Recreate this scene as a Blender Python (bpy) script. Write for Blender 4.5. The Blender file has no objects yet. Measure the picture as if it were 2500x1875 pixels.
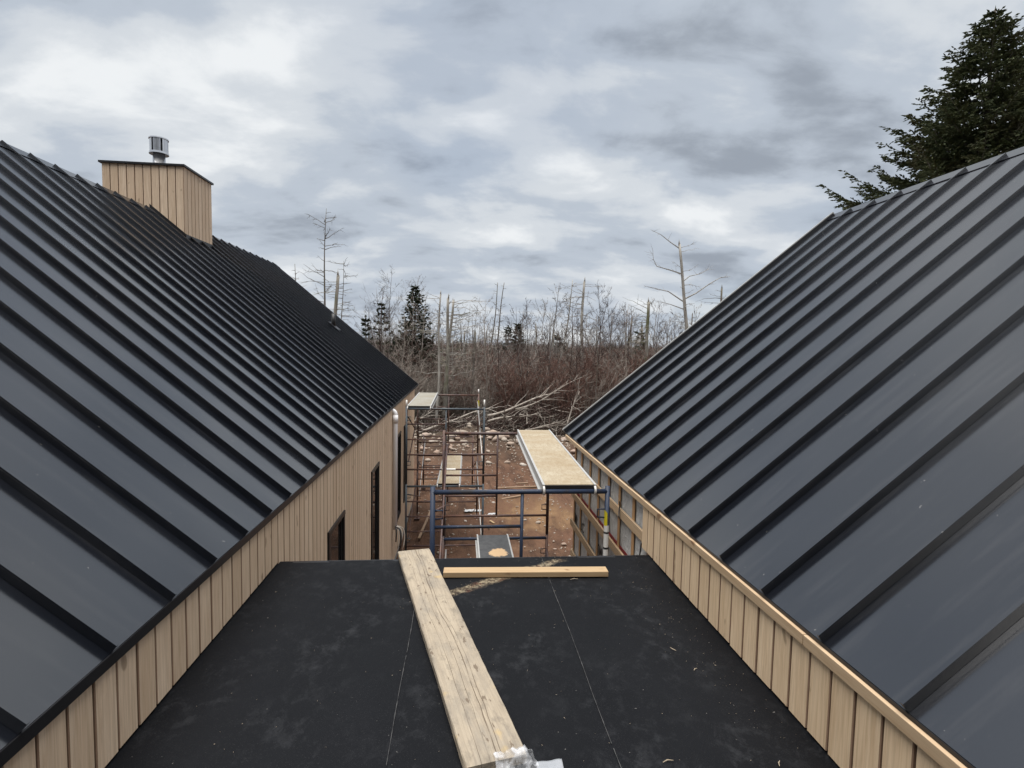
import bpy, math, random
import numpy as np
from mathutils import Vector, Matrix

random.seed(7)
RNG = np.random.default_rng(11)
scene = bpy.context.scene
COL = scene.collection

# ------------------------------------------------------------------ camera, sky, sun, exposure
Z0 = 4.45                                   # camera height above the yard
FPX, YAW, PIT, ROL = 1310.455, 0.0961, 0.0676, 0.0197
cam_data = bpy.data.cameras.new('camera')
cam_data.sensor_width = 36.0
cam_data.lens = 36.0 * FPX / 2500.0
cam_data.clip_start = 0.05
cam_data.clip_end = 4000.0
cam = bpy.data.objects.new('camera', cam_data)
COL.objects.link(cam)
fwd = Vector((math.sin(YAW) * math.cos(PIT), math.cos(YAW) * math.cos(PIT), -math.sin(PIT)))
up0 = Vector((math.sin(YAW) * math.sin(PIT), math.cos(YAW) * math.sin(PIT), math.cos(PIT)))
rt0 = Vector((math.cos(YAW), -math.sin(YAW), 0))
rt = rt0 * math.cos(ROL) + up0 * math.sin(ROL)
up = up0 * math.cos(ROL) - rt0 * math.sin(ROL)
m = Matrix((rt, up, -fwd)).transposed().to_4x4()
m.translation = Vector((0, 0, Z0))
cam.matrix_world = m
scene.camera = cam

SUN_DIR = Vector((-0.10, -0.12, 0.988)).normalized()
world = bpy.data.worlds.new('World')
scene.world = world
world.use_nodes = True


def build_world():
    nt = world.node_tree
    N, L = nt.nodes, nt.links
    N.clear()
    out = N.new('ShaderNodeOutputWorld')
    bg = N.new('ShaderNodeBackground')
    L.new(bg.outputs[0], out.inputs[0])
    sky = N.new('ShaderNodeTexSky')
    sky.sky_type = 'NISHITA'
    sky.sun_disc = False
    sky.sun_elevation = math.asin(SUN_DIR.z)
    sky.sun_rotation = math.atan2(SUN_DIR.x, SUN_DIR.y)
    skys = N.new('ShaderNodeVectorMath'); skys.operation = 'SCALE'
    skys.inputs['Scale'].default_value = 0.11
    L.new(sky.outputs[0], skys.inputs[0])
    tc = N.new('ShaderNodeTexCoord')
    sep = N.new('ShaderNodeSeparateXYZ')
    L.new(tc.outputs['Generated'], sep.inputs[0])

    def math_(op, a, b=None, c=None):
        n = N.new('ShaderNodeMath'); n.operation = op
        for i, v in enumerate((a, b, c)):
            if v is None: continue
            if isinstance(v, (int, float)): n.inputs[i].default_value = v
            else: L.new(v, n.inputs[i])
        return n.outputs[0]
    # a cloud deck seen from below: the view direction carried up to a gently curved layer
    zc = math_('MAXIMUM', sep.outputs[2], 0.0)
    den = math_('ADD', zc, 0.30)
    px = math_('DIVIDE', sep.outputs[0], den)
    py = math_('DIVIDE', sep.outputs[1], den)
    comb = N.new('ShaderNodeCombineXYZ')
    L.new(px, comb.inputs[0]); L.new(py, comb.inputs[1])

    def noise(loc, rot, scl, scale, detail, rough, dist):
        mp = N.new('ShaderNodeMapping')
        mp.inputs['Location'].default_value = loc
        mp.inputs['Rotation'].default_value = (0, 0, rot)
        mp.inputs['Scale'].default_value = scl
        L.new(comb.outputs[0], mp.inputs[0])
        n = N.new('ShaderNodeTexNoise'); n.noise_dimensions = '2D'
        n.inputs['Scale'].default_value = scale
        n.inputs['Detail'].default_value = detail
        n.inputs['Roughness'].default_value = rough
        n.inputs['Distortion'].default_value = dist
        L.new(mp.outputs[0], n.inputs['Vector'])
        return n.outputs['Fac']
    n1 = noise((CL[0], CL[1], 0), CL[2], (1.0, CL[3], 1), CL[4], 3, 0.45, 0.05)
    n2 = noise((3.1 + CL[0], 7.7, 2), CL[2] - 0.15, (1.0, 1.5, 1), 2.6, 7, 0.56, 0.15)
    n3 = noise((9.3, 1.2, 5), -0.2, (1, 1, 1), 0.9, 1, 0.5, 0.2)
    mix = math_('ADD', math_('MULTIPLY', n1, 0.58), math_('MULTIPLY', n2, 0.42))
    ramp = N.new('ShaderNodeValToRGB')
    ramp.color_ramp.interpolation = 'EASE'
    L.new(mix, ramp.inputs[0])
    e = ramp.color_ramp.elements
    e[0].position = 0.34; e[0].color = (0.315, 0.355, 0.415, 1)
    e[1].position = 0.645; e[1].color = (0.83, 0.855, 0.875, 1)
    k = e.new(0.46); k.color = (0.49, 0.545, 0.62, 1)
    k = e.new(0.545); k.color = (0.64, 0.68, 0.725, 1)
    cover = N.new('ShaderNodeMapRange')
    cover.inputs[1].default_value = 0.58; cover.inputs[2].default_value = 0.75
    cover.inputs[3].default_value = 1.0; cover.inputs[4].default_value = 0.80
    L.new(n3, cover.inputs[0])
    mx = N.new('ShaderNodeMixRGB')
    L.new(cover.outputs[0], mx.inputs[0])
    L.new(skys.outputs[0], mx.inputs[1])
    L.new(ramp.outputs[0], mx.inputs[2])
    L.new(mx.outputs[0], bg.inputs[0])
    bg.inputs[1].default_value = 0.268
    world.cycles.sampling_method = 'NONE'


CL = (7.67, 8.17, 0.35, 1.7, 1.25)
build_world()

sun_data = bpy.data.lights.new('sun', 'SUN')
sun_data.energy = 1.5
sun_data.angle = math.radians(64)
sun_data.color = (1.0, 0.965, 0.92)
sun = bpy.data.objects.new('sun', sun_data)
COL.objects.link(sun)
sun.rotation_euler = SUN_DIR.to_track_quat('Z', 'Y').to_euler()
sun.location = (0, 0, 30)

vs = scene.view_settings
vs.view_transform = 'Standard'
vs.look = 'None'
vs.exposure = 1.95
vs.gamma = 1.0
vs.use_curve_mapping = False
scene.cycles.max_bounces = 4
scene.cycles.diffuse_bounces = 2
scene.cycles.glossy_bounces = 2
scene.cycles.transparent_max_bounces = 8

# ------------------------------------------------------------------ material helper
class NT:
    def __init__(self, name):
        self.mat = bpy.data.materials.new(name)
        self.mat.use_nodes = True
        self.t = self.mat.node_tree
        self.N, self.L = self.t.nodes, self.t.links
        self.b = self.N['Principled BSDF']

    def node(self, kind, **kw):
        n = self.N.new(kind)
        for k, v in kw.items():
            if k.startswith('i_'):
                n.inputs[k[2:].replace('_', ' ')].default_value = v
            else:
                setattr(n, k, v)
        return n

    def put(self, sock, v):
        s = self.b.inputs[sock]
        if isinstance(v, bpy.types.NodeSocket): self.L.new(v, s)
        else: s.default_value = v

    def coord(self, scale=(1, 1, 1), loc=(0, 0, 0), rot=(0, 0, 0), kind='Object', per_object=0.0):
        tc = self.node('ShaderNodeTexCoord')
        src = tc.outputs[kind]
        if per_object:
            oi = self.node('ShaderNodeObjectInfo')
            c = self.node('ShaderNodeMath', operation='MULTIPLY')
            self.L.new(oi.outputs['Random'], c.inputs[0]); c.inputs[1].default_value = per_object
            add = self.node('ShaderNodeVectorMath', operation='ADD')
            self.L.new(src, add.inputs[0]); self.L.new(c.outputs[0], add.inputs[1])
            src = add.outputs[0]
        mp = self.node('ShaderNodeMapping')
        mp.inputs['Scale'].default_value = scale
        mp.inputs['Location'].default_value = loc
        mp.inputs['Rotation'].default_value = rot
        self.L.new(src, mp.inputs[0])
        return mp.outputs[0]

    def noise(self, vec, scale, detail=4, rough=0.55, dist=0.0, out='Fac'):
        n = self.node('ShaderNodeTexNoise')
        n.inputs['Scale'].default_value = scale
        n.inputs['Detail'].default_value = detail
        n.inputs['Roughness'].default_value = rough
        n.inputs['Distortion'].default_value = dist
        if vec is not None: self.L.new(vec, n.inputs['Vector'])
        return n.outputs[out]

    def ramp(self, fac, stops):
        r = self.node('ShaderNodeValToRGB')
        self.L.new(fac, r.inputs[0])
        e = r.color_ramp.elements
        while len(e) < len(stops): e.new(0.5)
        for el, (p, c) in zip(e, stops):
            el.position = p
            el.color = (c, c, c, 1) if isinstance(c, (int, float)) else (*c, 1)
        return r.outputs[0]

    def mix(self, fac, a, b, mode='MIX'):
        n = self.node('ShaderNodeMixRGB', blend_type=mode)
        for i, v in enumerate((fac, a, b)):
            if isinstance(v, bpy.types.NodeSocket): self.L.new(v, n.inputs[i])
            elif isinstance(v, (int, float)): n.inputs[i].default_value = v if i == 0 else (v, v, v, 1)
            else: n.inputs[i].default_value = (*v, 1)
        return n.outputs[0]

    def m(self, op, a, b=None, c=None):
        n = self.node('ShaderNodeMath', operation=op)
        for i, v in enumerate((a, b, c)):
            if v is None: continue
            if isinstance(v, (int, float)): n.inputs[i].default_value = v
            else: self.L.new(v, n.inputs[i])
        return n.outputs[0]

    def xyz(self, vec):
        s = self.node('ShaderNodeSeparateXYZ'); self.L.new(vec, s.inputs[0]); return s.outputs

    def rand(self):
        return self.node('ShaderNodeObjectInfo').outputs['Random']

    def bump(self, h, strength=0.3, dist=0.01):
        n = self.node('ShaderNodeBump')
        n.inputs['Strength'].default_value = strength
        n.inputs['Distance'].default_value = dist
        self.L.new(h, n.inputs['Height'])
        self.L.new(n.outputs[0], self.b.inputs['Normal'])


M = {}


def mat_roof(name, dust):
    t = NT(name)
    v = t.coord((1, 1, 1), kind='Object', per_object=13.0)
    n = t.noise(v, 1.1, 3, 0.5)
    fine = t.noise(v, 120, 2, 0.6)
    streak = t.noise(t.coord((0.6, 6, 0.6), per_object=7.0), 3.0, 5, 0.6)
    base = t.mix(t.ramp(n, [(0.35, 0.0), (0.7, 1.0)]), (0.0040, 0.0050, 0.0078), (0.0058, 0.0070, 0.0104))
    dusty = t.m('MULTIPLY', t.ramp(streak, [(0.5, 0.0), (0.78, 1.0)]), dust * 0.6)
    base = t.mix(dusty, base, (0.16, 0.155, 0.15))
    sp = t.noise(t.coord((1, 1, 1), per_object=31.0), 34, 2, 0.5)
    base = t.mix(t.m('MULTIPLY', t.ramp(sp, [(0.755, 0.0), (0.78, 1.0)]), 0.3), base, (0.3, 0.29, 0.27))
    t.put('Base Color', base)
    t.put('Roughness', t.m('ADD', t.m('MULTIPLY', n, 0.08), t.m('ADD', 0.14, t.m('MULTIPLY', dusty, 0.3))))
    t.put('IOR', 2.1)
    t.put('Specular IOR Level', 0.5)
    t.bump(fine, 0.02, 0.001)
    return t.mat


M['roof'] = mat_roof('black_metal_roofing', 0.10)
M['roof_dusty'] = mat_roof('black_metal_roofing_dusty', 0.14)


def plain(name, col, rough=0.5, metal=0.0, spec=0.5, var=0.0, scale=8.0):
    t = NT(name)
    n = t.noise(t.coord(per_object=5.0), scale, 4, 0.6)
    lo = tuple(c * (1 - var) for c in col); hi = tuple(min(1, c * (1 + var)) for c in col)
    t.put('Base Color', t.mix(n, lo, hi))
    t.put('Roughness', rough); t.put('Metallic', metal); t.put('Specular IOR Level', spec)
    return t.mat


M['black_trim'] = plain('black_trim_metal', (0.012, 0.012, 0.014), 0.42, var=0.2)


def mat_siding(name, a, b, knot=0.5):
    t = NT(name)
    v = t.coord((14, 14, 0.9), per_object=40.0)
    warp = t.noise(v, 1.0, 3, 0.5, 0.6)
    grain = t.noise(t.coord((26, 26, 1.3), per_object=40.0), 2.2, 6, 0.62, 1.2)
    fib = t.noise(t.coord((160, 160, 5), per_object=40.0), 1.0, 3, 0.6)
    r = t.rand()
    base = t.mix(r, a, b)
    base = t.mix(t.ramp(grain, [(0.40, 0.0), (0.66, 0.62)]), base, (a[0] * 0.62, a[1] * 0.55, a[2] * 0.48))
    base = t.mix(t.ramp(warp, [(0.35, 0.25), (0.6, 0.0)]), base, (b[0] * 0.8, b[1] * 0.72, b[2] * 0.62))
    base = t.mix(t.ramp(fib, [(0.3, 0.16), (0.55, 0.0)]), base, (0.16, 0.12, 0.09))
    kn = t.noise(t.coord((7, 7, 3.2), per_object=90.0), 1.6, 2, 0.4)
    base = t.mix(t.ramp(kn, [(0.70, 0.0), (0.74, knot)]), base, (0.13, 0.075, 0.045))
    t.put('Base Color', base)
    t.put('Roughness', 0.68); t.put('Specular IOR Level', 0.3)
    t.bump(fib, 0.22, 0.002)
    return t.mat


M['siding'] = mat_siding('stained_softwood_siding', (0.79, 0.625, 0.465), (0.67, 0.515, 0.37))
M['siding_r'] = mat_siding('fresh_softwood_siding', (0.82, 0.64, 0.44), (0.70, 0.53, 0.35))
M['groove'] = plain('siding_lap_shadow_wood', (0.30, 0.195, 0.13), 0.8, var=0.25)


def mat_lumber(name, a, b, axis=0, knots=1.0):
    t = NT(name)
    s = [22, 22, 22]; s[axis] = 1.2
    v = t.coord(tuple(s), per_object=17.0)
    g = t.noise(v, 1.6, 6, 0.6, 1.4)
    s2 = [150, 150, 150]; s2[axis] = 4
    f = t.noise(t.coord(tuple(s2), per_object=17.0), 1.0, 3, 0.6)
    base = t.mix(t.ramp(g, [(0.35, 0.0), (0.68, 1.0)]), a, b)
    base = t.mix(t.ramp(f, [(0.25, 0.25), (0.5, 0.0)]), base, (b[0] * .5, b[1] * .42, b[2] * .35))
    s3 = [9, 9, 9]; s3[axis] = 4.5
    k = t.noise(t.coord(tuple(s3), per_object=57.0), 1.4, 2, 0.4)
    base = t.mix(t.ramp(k, [(0.70, 0.0), (0.75, 0.8 * knots)]), base, (0.16, 0.08, 0.04))
    base = t.mix(t.m('MULTIPLY', t.rand(), 0.25), base, (b[0] * .8, b[1] * .75, b[2] * .7))
    t.put('Base Color', base)
    t.put('Roughness', 0.7); t.put('Specular IOR Level', 0.3)
    t.bump(f, 0.25, 0.002)
    return t.mat


M['lumber_x'] = mat_lumber('spruce_lumber_lengthwise_x', (0.44, 0.325, 0.195), (0.36, 0.245, 0.135), 0)
M['lumber_y'] = mat_lumber('spruce_lumber_lengthwise_y', (0.50, 0.375, 0.245), (0.41, 0.29, 0.18), 1)
M['lumber_z'] = mat_lumber('spruce_lumber_lengthwise_z', (0.50, 0.31, 0.16), (0.36, 0.205, 0.10), 2)


def mat_plank():
    t = NT('weathered_grey_plank')
    v = t.coord((1, 1, 1))
    x, y, z = t.xyz(v)
    g = t.noise(t.coord((30, 1.4, 30)), 1.5, 7, 0.65, 1.0)
    base = t.mix(t.ramp(g, [(0.36, 0.0), (0.66, 1.0)]), (0.365, 0.31, 0.235), (0.285, 0.238, 0.18))
    blot = t.noise(t.coord((5, 1.6, 5), (3, 1, 0)), 1.5, 5, 0.65)
    base = t.mix(t.ramp(blot, [(0.42, 0.0), (0.66, 0.75)]), base, (0.165, 0.152, 0.135))
    blot2 = t.noise(t.coord((11, 5, 11), (7, 3, 0)), 1.8, 6, 0.7)
    base = t.mix(t.ramp(blot2, [(0.52, 0.0), (0.66, 0.55)]), base, (0.14, 0.122, 0.10))
    fib = t.noise(t.coord((190, 5, 190)), 1.0, 3, 0.6)
    base = t.mix(t.ramp(fib, [(0.3, 0.45), (0.5, 0.0)]), base, (0.22, 0.18, 0.14))
    pits = t.noise(t.coord((16, 5, 16), (2, 5, 0)), 2.6, 3, 0.5)
    base = t.mix(t.ramp(pits, [(0.665, 0.0), (0.70, 0.8)]), base, (0.12, 0.09, 0.065))
    yel = t.noise(t.coord((7, 5, 7), (1.5, 9.2, 0)), 1.2, 3, 0.5)
    base = t.mix(t.ramp(yel, [(0.64, 0.0), (0.74, 0.45)]), base, (0.48, 0.33, 0.11))
    wob = t.noise(t.coord((0.02, 1.0, 0.02)), 1.1, 4, 0.45)
    heights = None
    for off, wid, amp in ((0.012, 0.0013, 0.10), (0.030, 0.0008, 0.115), (-0.020, 0.0006, 0.085), (-0.055, 0.0006, 0.06)):
        c = t.m('MULTIPLY', t.m('SUBTRACT', wob, 0.5), amp)
        d = t.m('ABSOLUTE', t.m('SUBTRACT', t.m('SUBTRACT', x, off), c))
        line = t.ramp(t.m('DIVIDE', d, wid * 2.2), [(0.35, 1.0), (1.0, 0.0)])
        base = t.mix(t.m('MULTIPLY', t.m('MULTIPLY', line, 0.85), t.ramp(t.noise(t.coord((1, 3.1, 1), (off * 300, 0, 0)), 1.6, 3, 0.6), [(0.36, 0.05), (0.56, 1.0)])), base, (0.09, 0.065, 0.045))
        heights = line if heights is None else t.m('ADD', heights, line)
    t.put('Base Color', base)
    t.put('Roughness', 0.8); t.put('Specular IOR Level', 0.2)
    t.bump(t.m('SUBTRACT', fib, heights), 0.5, 0.004)
    return t.mat


M['plank'] = mat_plank()


def mat_deck():
    t = NT('black_roof_membrane')
    v = t.coord()
    x, y, z = t.xyz(v)
    big = t.noise(v, 1.6, 6, 0.6, 0.3)
    base = t.mix(t.ramp(big, [(0.3, 0.0), (0.72, 1.0)]), (0.0018, 0.0023, 0.0036), (0.0042, 0.0049, 0.0066))
    scuff = t.noise(t.coord((1.5, 1.2, 1), rot=(0, 0, 0.5)), 6.5, 8, 0.78, 0.25)
    scm = t.m('MULTIPLY', t.ramp(scuff, [(0.50, 0.0), (0.74, 1.0)]), t.ramp(t.noise(v, 2.4, 3, 0.5), [(0.40, 0.05), (0.66, 1.0)]))
    base = t.mix(t.m('MULTIPLY', scm, 0.5), base, (0.048, 0.050, 0.055))
    gr = t.noise(v, 260, 2, 0.6)
    base = t.mix(t.ramp(gr, [(0.62, 0.0), (0.78, 0.25)]), base, (0.12, 0.12, 0.12))
    spk = t.noise(v, 62, 2, 0.5)
    base = t.mix(t.ramp(spk, [(0.765, 0.0), (0.79, 0.4)]), base, (0.25, 0.24, 0.22))
    # ground-in brown dirt trail across the corner, with its own shape
    ang = math.atan2(0.484, 0.777)
    dx = t.m('SUBTRACT', x, 0.26); dy = t.m('SUBTRACT', y, 3.055)
    u = t.m('ADD', t.m('MULTIPLY', dx, math.cos(ang)), t.m('MULTIPLY', dy, math.sin(ang)))
    w = t.m('SUBTRACT', t.m('MULTIPLY', dy, math.cos(ang)), t.m('MULTIPLY', dx, math.sin(ang)))
    edge = t.m('MULTIPLY', t.m('SUBTRACT', t.noise(v, 9, 5, 0.7), 0.5), 0.11)
    band = t.ramp(t.m('ABSOLUTE', t.m('ADD', w, edge)), [(0.020, 1.0), (0.050, 0.0)])
    lim = t.ramp(t.m('ABSOLUTE', t.m('ADD', u, t.m('MULTIPLY', edge, 1.5))), [(0.44, 1.0), (0.54, 0.0)])
    mott = t.noise(v, 38, 5, 0.7)
    dirtc = t.mix(t.ramp(mott, [(0.42, 0.0), (0.6, 1.0)]), (0.12, 0.082, 0.05), (0.30, 0.25, 0.17))
    dirtc = t.mix(t.ramp(t.noise(v, 12, 3, 0.6), [(0.5, 0.0), (0.62, 0.8)]), dirtc, (0.14, 0.045, 0.02))
    base = t.mix(t.m('MULTIPLY', t.m('MULTIPLY', band, lim), t.ramp(mott, [(0.36, 0.1), (0.60, 0.75)])), base, dirtc)
    t.put('Base Color', base)
    t.put('Roughness', t.m('ADD', 0.60, t.m('MULTIPLY', big, 0.15)))
    t.put('Specular IOR Level', 0.14)
    t.bump(t.m('ADD', t.m('MULTIPLY', gr, 0.35), big), 0.25, 0.006)
    return t.mat


M['deck'] = mat_deck()
M['seamline'] = plain('pale_seam_dust', (0.048, 0.048, 0.048), 0.9, var=0.6, scale=40)


def mat_ground():
    t = NT('red_brown_dirt')
    v = t.coord()
    x, y, z = t.xyz(v)
    n1 = t.noise(v, 0.35, 6, 0.6, 0.4)
    n2 = t.noise(t.coord((1, 0.45, 1), rot=(0, 0, 0.25)), 2.0, 8, 0.68, 0.5)
    base = t.mix(t.ramp(n2, [(0.32, 0.0), (0.66, 1.0)]), (0.052, 0.029, 0.019), (0.185, 0.102, 0.062))
    base = t.mix(t.ramp(n1, [(0.42, 0.0), (0.62, 0.6)]), base, (0.16, 0.084, 0.054))
    org = t.noise(t.coord((0.5, 0.7, 1), (0.9, 2.2, 0)), 0.55, 6, 0.62, 0.5)
    d = t.m('SQRT', t.m('ADD', t.m('POWER', t.m('MULTIPLY', t.m('SUBTRACT', x, 2.1), 0.55), 2), t.m('POWER', t.m('MULTIPLY', t.m('SUBTRACT', y, 14.2), 0.5), 2)))
    spot = t.ramp(t.m('ADD', d, t.m('MULTIPLY', t.m('SUBTRACT', n2, 0.5), 3.2)), [(0.1, 0.85), (0.85, 0.0)])
    rut = t.noise(t.coord((0.9, 0.16, 1), (4, 0, 0), (0, 0, 0.12)), 2.6, 6, 0.62, 0.6)
    base = t.mix(t.ramp(rut, [(0.34, 0.6), (0.47, 0.0)]), base, (0.050, 0.028, 0.020))
    base = t.mix(spot, base, (0.28, 0.17, 0.09))
    base = t.mix(t.ramp(org, [(0.60, 0.0), (0.7, 0.35)]), base, (0.34, 0.215, 0.13))
    far = t.ramp(t.m('DIVIDE', t.m('ADD', y, t.m('MULTIPLY', n1, 4.0)), 60.0), [(0.355, 0.0), (0.44, 1.0)])
    duff = t.mix(n2, (0.035, 0.026, 0.02), (0.12, 0.09, 0.065))
    base = t.mix(far, base, duff)
    fl = t.noise(v, 22, 4, 0.7)
    base = t.mix(t.ramp(fl, [(0.66, 0.0), (0.72, 0.5)]), base, (0.36, 0.28, 0.21))
    t.put('Base Color', base)
    t.put('Roughness', 0.9); t.put('Specular IOR Level', 0.2)
    t.bump(t.m('ADD', t.m('ADD', t.m('MULTIPLY', n2, 2.0), fl), t.m('MULTIPLY', rut, 1.6)), 1.0, 0.07)
    return t.mat


M['ground'] = mat_ground()


def mat_bark(name, a, b, moss=0.0, scale=9.0, rnd=0.0):
    t = NT(name)
    v = t.coord((1, 1, 0.18), per_object=21.0)
    n = t.noise(v, scale, 6, 0.65, 0.4)
    base = t.mix(t.ramp(n, [(0.35, 0.0), (0.65, 1.0)]), a, b)
    if moss:
        mo = t.noise(t.coord((1, 1, 0.5), per_object=3.0), 2.5, 3, 0.5)
        base = t.mix(t.ramp(mo, [(0.48, 0.0), (0.62, moss)]), base, (0.12, 0.13, 0.055))
    if rnd:
        base = t.mix(t.m('MULTIPLY', t.rand(), rnd), base, (a[0] * 1.6, a[1] * 1.75, a[2] * 1.9))
    t.put('Base Color', base)
    t.put('Roughness', 0.9); t.put('Specular IOR Level', 0.15)
    t.bump(n, 0.4, 0.02)
    return t.mat


M['snag'] = mat_bark('silvered_dead_wood', (0.20, 0.185, 0.16), (0.42, 0.40, 0.365), 0.0)
M['snag_moss'] = mat_bark('mossy_dead_wood', (0.17, 0.155, 0.13), (0.34, 0.32, 0.285), 0.75)
M['snag_dark'] = mat_bark('dark_dead_wood', (0.095, 0.080, 0.070), (0.20, 0.18, 0.16), 0.2)
M['twig_red'] = mat_bark('red_brown_twigs', (0.098, 0.054, 0.043), (0.19, 0.115, 0.092), 0.0, 4.0, 0.35)
M['twig_grey'] = mat_bark('grey_brown_twigs', (0.165, 0.138, 0.115), (0.31, 0.275, 0.24), 0.0, 4.0, 0.30)
M['sapling'] = mat_bark('dark_sapling_bark', (0.040, 0.026, 0.023), (0.085, 0.058, 0.05), 0.0)
M['birch_twig'] = mat_bark('pale_birch_twigs', (0.12, 0.105, 0.095), (0.22, 0.20, 0.185), 0.0)
M['log'] = mat_bark('pale_fallen_wood', (0.20, 0.17, 0.142), (0.42, 0.38, 0.335), 0.0)
M['trunk'] = mat_bark('spruce_bark', (0.07, 0.055, 0.045), (0.15, 0.125, 0.105), 0.0)


def mat_needles(name, a, b, brown=0.2):
    t = NT(name)
    n = t.noise(t.coord(per_object=9.0), 1.3, 3, 0.6)
    n2 = t.noise(t.coord(per_object=4.0), 7.0, 2, 0.6)
    base = t.mix(t.ramp(n2, [(0.3, 0.0), (0.7, 1.0)]), a, b)
    base = t.mix(t.ramp(n, [(0.5, 0.0), (0.68, brown)]), base, (0.10, 0.075, 0.042))
    t.put('Base Color', base)
    t.put('Roughness', 0.75); t.put('Specular IOR Level', 0.25)
    return t.mat


M['needles'] = mat_needles('spruce_needles', (0.052, 0.070, 0.036), (0.135, 0.150, 0.072), 0.5)
M['needles_far'] = mat_needles('spruce_needles_dark', (0.020, 0.030, 0.018), (0.052, 0.062, 0.034), 0.35)


def mat_tube(name, paint, rust, amount):
    t = NT(name)
    v = t.coord(per_object=11.0)
    n = t.noise(v, 5, 7, 0.7)
    f = t.noise(v, 60, 3, 0.6)
    base = t.mix(t.ramp(n, [(0.62 - amount * 0.35, 0.0), (0.70 - amount * 0.3, 1.0)]), paint, rust)
    base = t.mix(t.ramp(f, [(0.66, 0.0), (0.74, 0.45)]), base, (0.28, 0.28, 0.28))
    t.put('Base Color', base)
    t.put('Roughness', 0.52); t.put('Specular IOR Level', 0.45)
    t.bump(f, 0.12, 0.002)
    return t.mat


M['tube_blue'] = mat_tube('chipped_blue_paint', (0.014, 0.026, 0.056), (0.022, 0.022, 0.028), 0.35)
M['tube_rust'] = mat_tube('rusty_brown_tube', (0.060, 0.036, 0.034), (0.105, 0.052, 0.036), 0.45)
M['tube_grey'] = mat_tube('grey_green_paint', (0.045, 0.060, 0.072), (0.060, 0.040, 0.036), 0.30)
M['brace'] = plain('galvanised_brace', (0.40, 0.38, 0.36), 0.45, 0.6, var=0.25)
M['alu'] = plain('aluminium_rail', (0.42, 0.42, 0.41), 0.5, 0.25, var=0.18, scale=14)
M['hook'] = plain('pale_hook_metal', (0.62, 0.60, 0.57), 0.5, 0.2, var=0.15)
M['yellow'] = plain('yellow_tape', (0.62, 0.52, 0.02), 0.5, var=0.1)
M['white_sticker'] = plain('white_sticker', (0.70, 0.69, 0.66), 0.5, var=0.12, scale=60)
M['black_ink'] = plain('black_ink', (0.02, 0.02, 0.022), 0.6)
M['red_ink'] = plain('dark_red_print', (0.19, 0.008, 0.012), 0.6, var=0.2)


def mat_ply(name, a, b):
    t = NT(name)
    g = t.noise(t.coord((7, 1.6, 7), per_object=19.0), 3.0, 7, 0.65, 2.2)
    st = t.noise(t.coord((1.2, 2.6, 1), per_object=5.0), 1.4, 4, 0.6)
    base = t.mix(t.ramp(g, [(0.38, 0.0), (0.64, 1.0)]), a, b)
    base = t.mix(t.ramp(st, [(0.45, 0.0), (0.7, 0.55)]), base, (b[0] * 0.8, b[1] * 0.68, b[2] * 0.5))
    dk = t.noise(t.coord((40, 14, 40), per_object=5.0), 1.5, 3, 0.6)
    base = t.mix(t.ramp(dk, [(0.62, 0.0), (0.70, 0.6)]), base, (0.16, 0.12, 0.075))
    t.put('Base Color', base); t.put('Roughness', 0.75); t.put('Specular IOR Level', 0.25)
    return t.mat


M['ply'] = mat_ply('worn_plywood', (0.385, 0.335, 0.25), (0.295, 0.24, 0.165))
M['ply_grey'] = mat_ply('greyed_plywood', (0.29, 0.28, 0.245), (0.235, 0.22, 0.185))


def mat_phenolic():
    t = NT('black_faced_plywood')
    v = t.coord()
    x, y, z = t.xyz(v)
    n = t.noise(t.coord((3, 3, 3)), 5, 6, 0.65)
    base = t.mix(t.ramp(n, [(0.35, 0.0), (0.7, 1.0)]), (0.035, 0.036, 0.038), (0.075, 0.075, 0.076))
    d = t.m('SQRT', t.m('ADD', t.m('POWER', t.m('MULTIPLY', t.m('SUBTRACT', x, 0.04), 6.5), 2), t.m('POWER', t.m('MULTIPLY', t.m('SUBTRACT', y, 2.44), 5.5), 2)))
    s = t.ramp(t.m('ADD', d, t.m('MULTIPLY', t.m('SUBTRACT', n, 0.5), 1.1)), [(0.72, 1.0), (0.86, 0.0)])
    base = t.mix(s, base, (0.50, 0.34, 0.19))
    t.put('Base Color', base); t.put('Roughness', 0.6)
    return t.mat


M['phenolic'] = mat_phenolic()


def mat_wrap():
    t = NT('grey_white_house_wrap')
    v = t.coord((1, 1, 1))
    cr = t.noise(t.coord((1, 2.2, 1.2), rot=(0.5, 0, 0)), 7, 6, 0.65, 1.8)
    base = t.mix(t.ramp(cr, [(0.3, 0.0), (0.7, 1.0)]), (0.44, 0.445, 0.44), (0.62, 0.62, 0.605))
    t.put('Base Color', base); t.put('Roughness', 0.45); t.put('Specular IOR Level', 0.4)
    t.bump(cr, 0.9, 0.03)
    return t.mat


M['wrap'] = mat_wrap()
M['pvc'] = plain('grey_white_pvc', (0.82, 0.81, 0.82), 0.45, var=0.06)
M['wire_black'] = plain('black_cable', (0.02, 0.02, 0.022), 0.5)
M['wire_white'] = plain('cream_cable', (0.66, 0.60, 0.52), 0.5)
M['steel'] = plain('bright_galvanised_steel', (0.62, 0.63, 0.65), 0.28, 0.9, var=0.15, scale=18)
M['dark_gap'] = plain('dark_opening', (0.03, 0.032, 0.036), 0.6)
M['concrete'] = plain('foundation_concrete', (0.30, 0.285, 0.265), 0.9, var=0.2)
M['window_frame'] = plain('black_window_frame', (0.012, 0.012, 0.013), 0.4)
M['back_wall'] = plain('plain_wall_sheathing', (0.34, 0.27, 0.20), 0.8, var=0.1)


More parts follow.
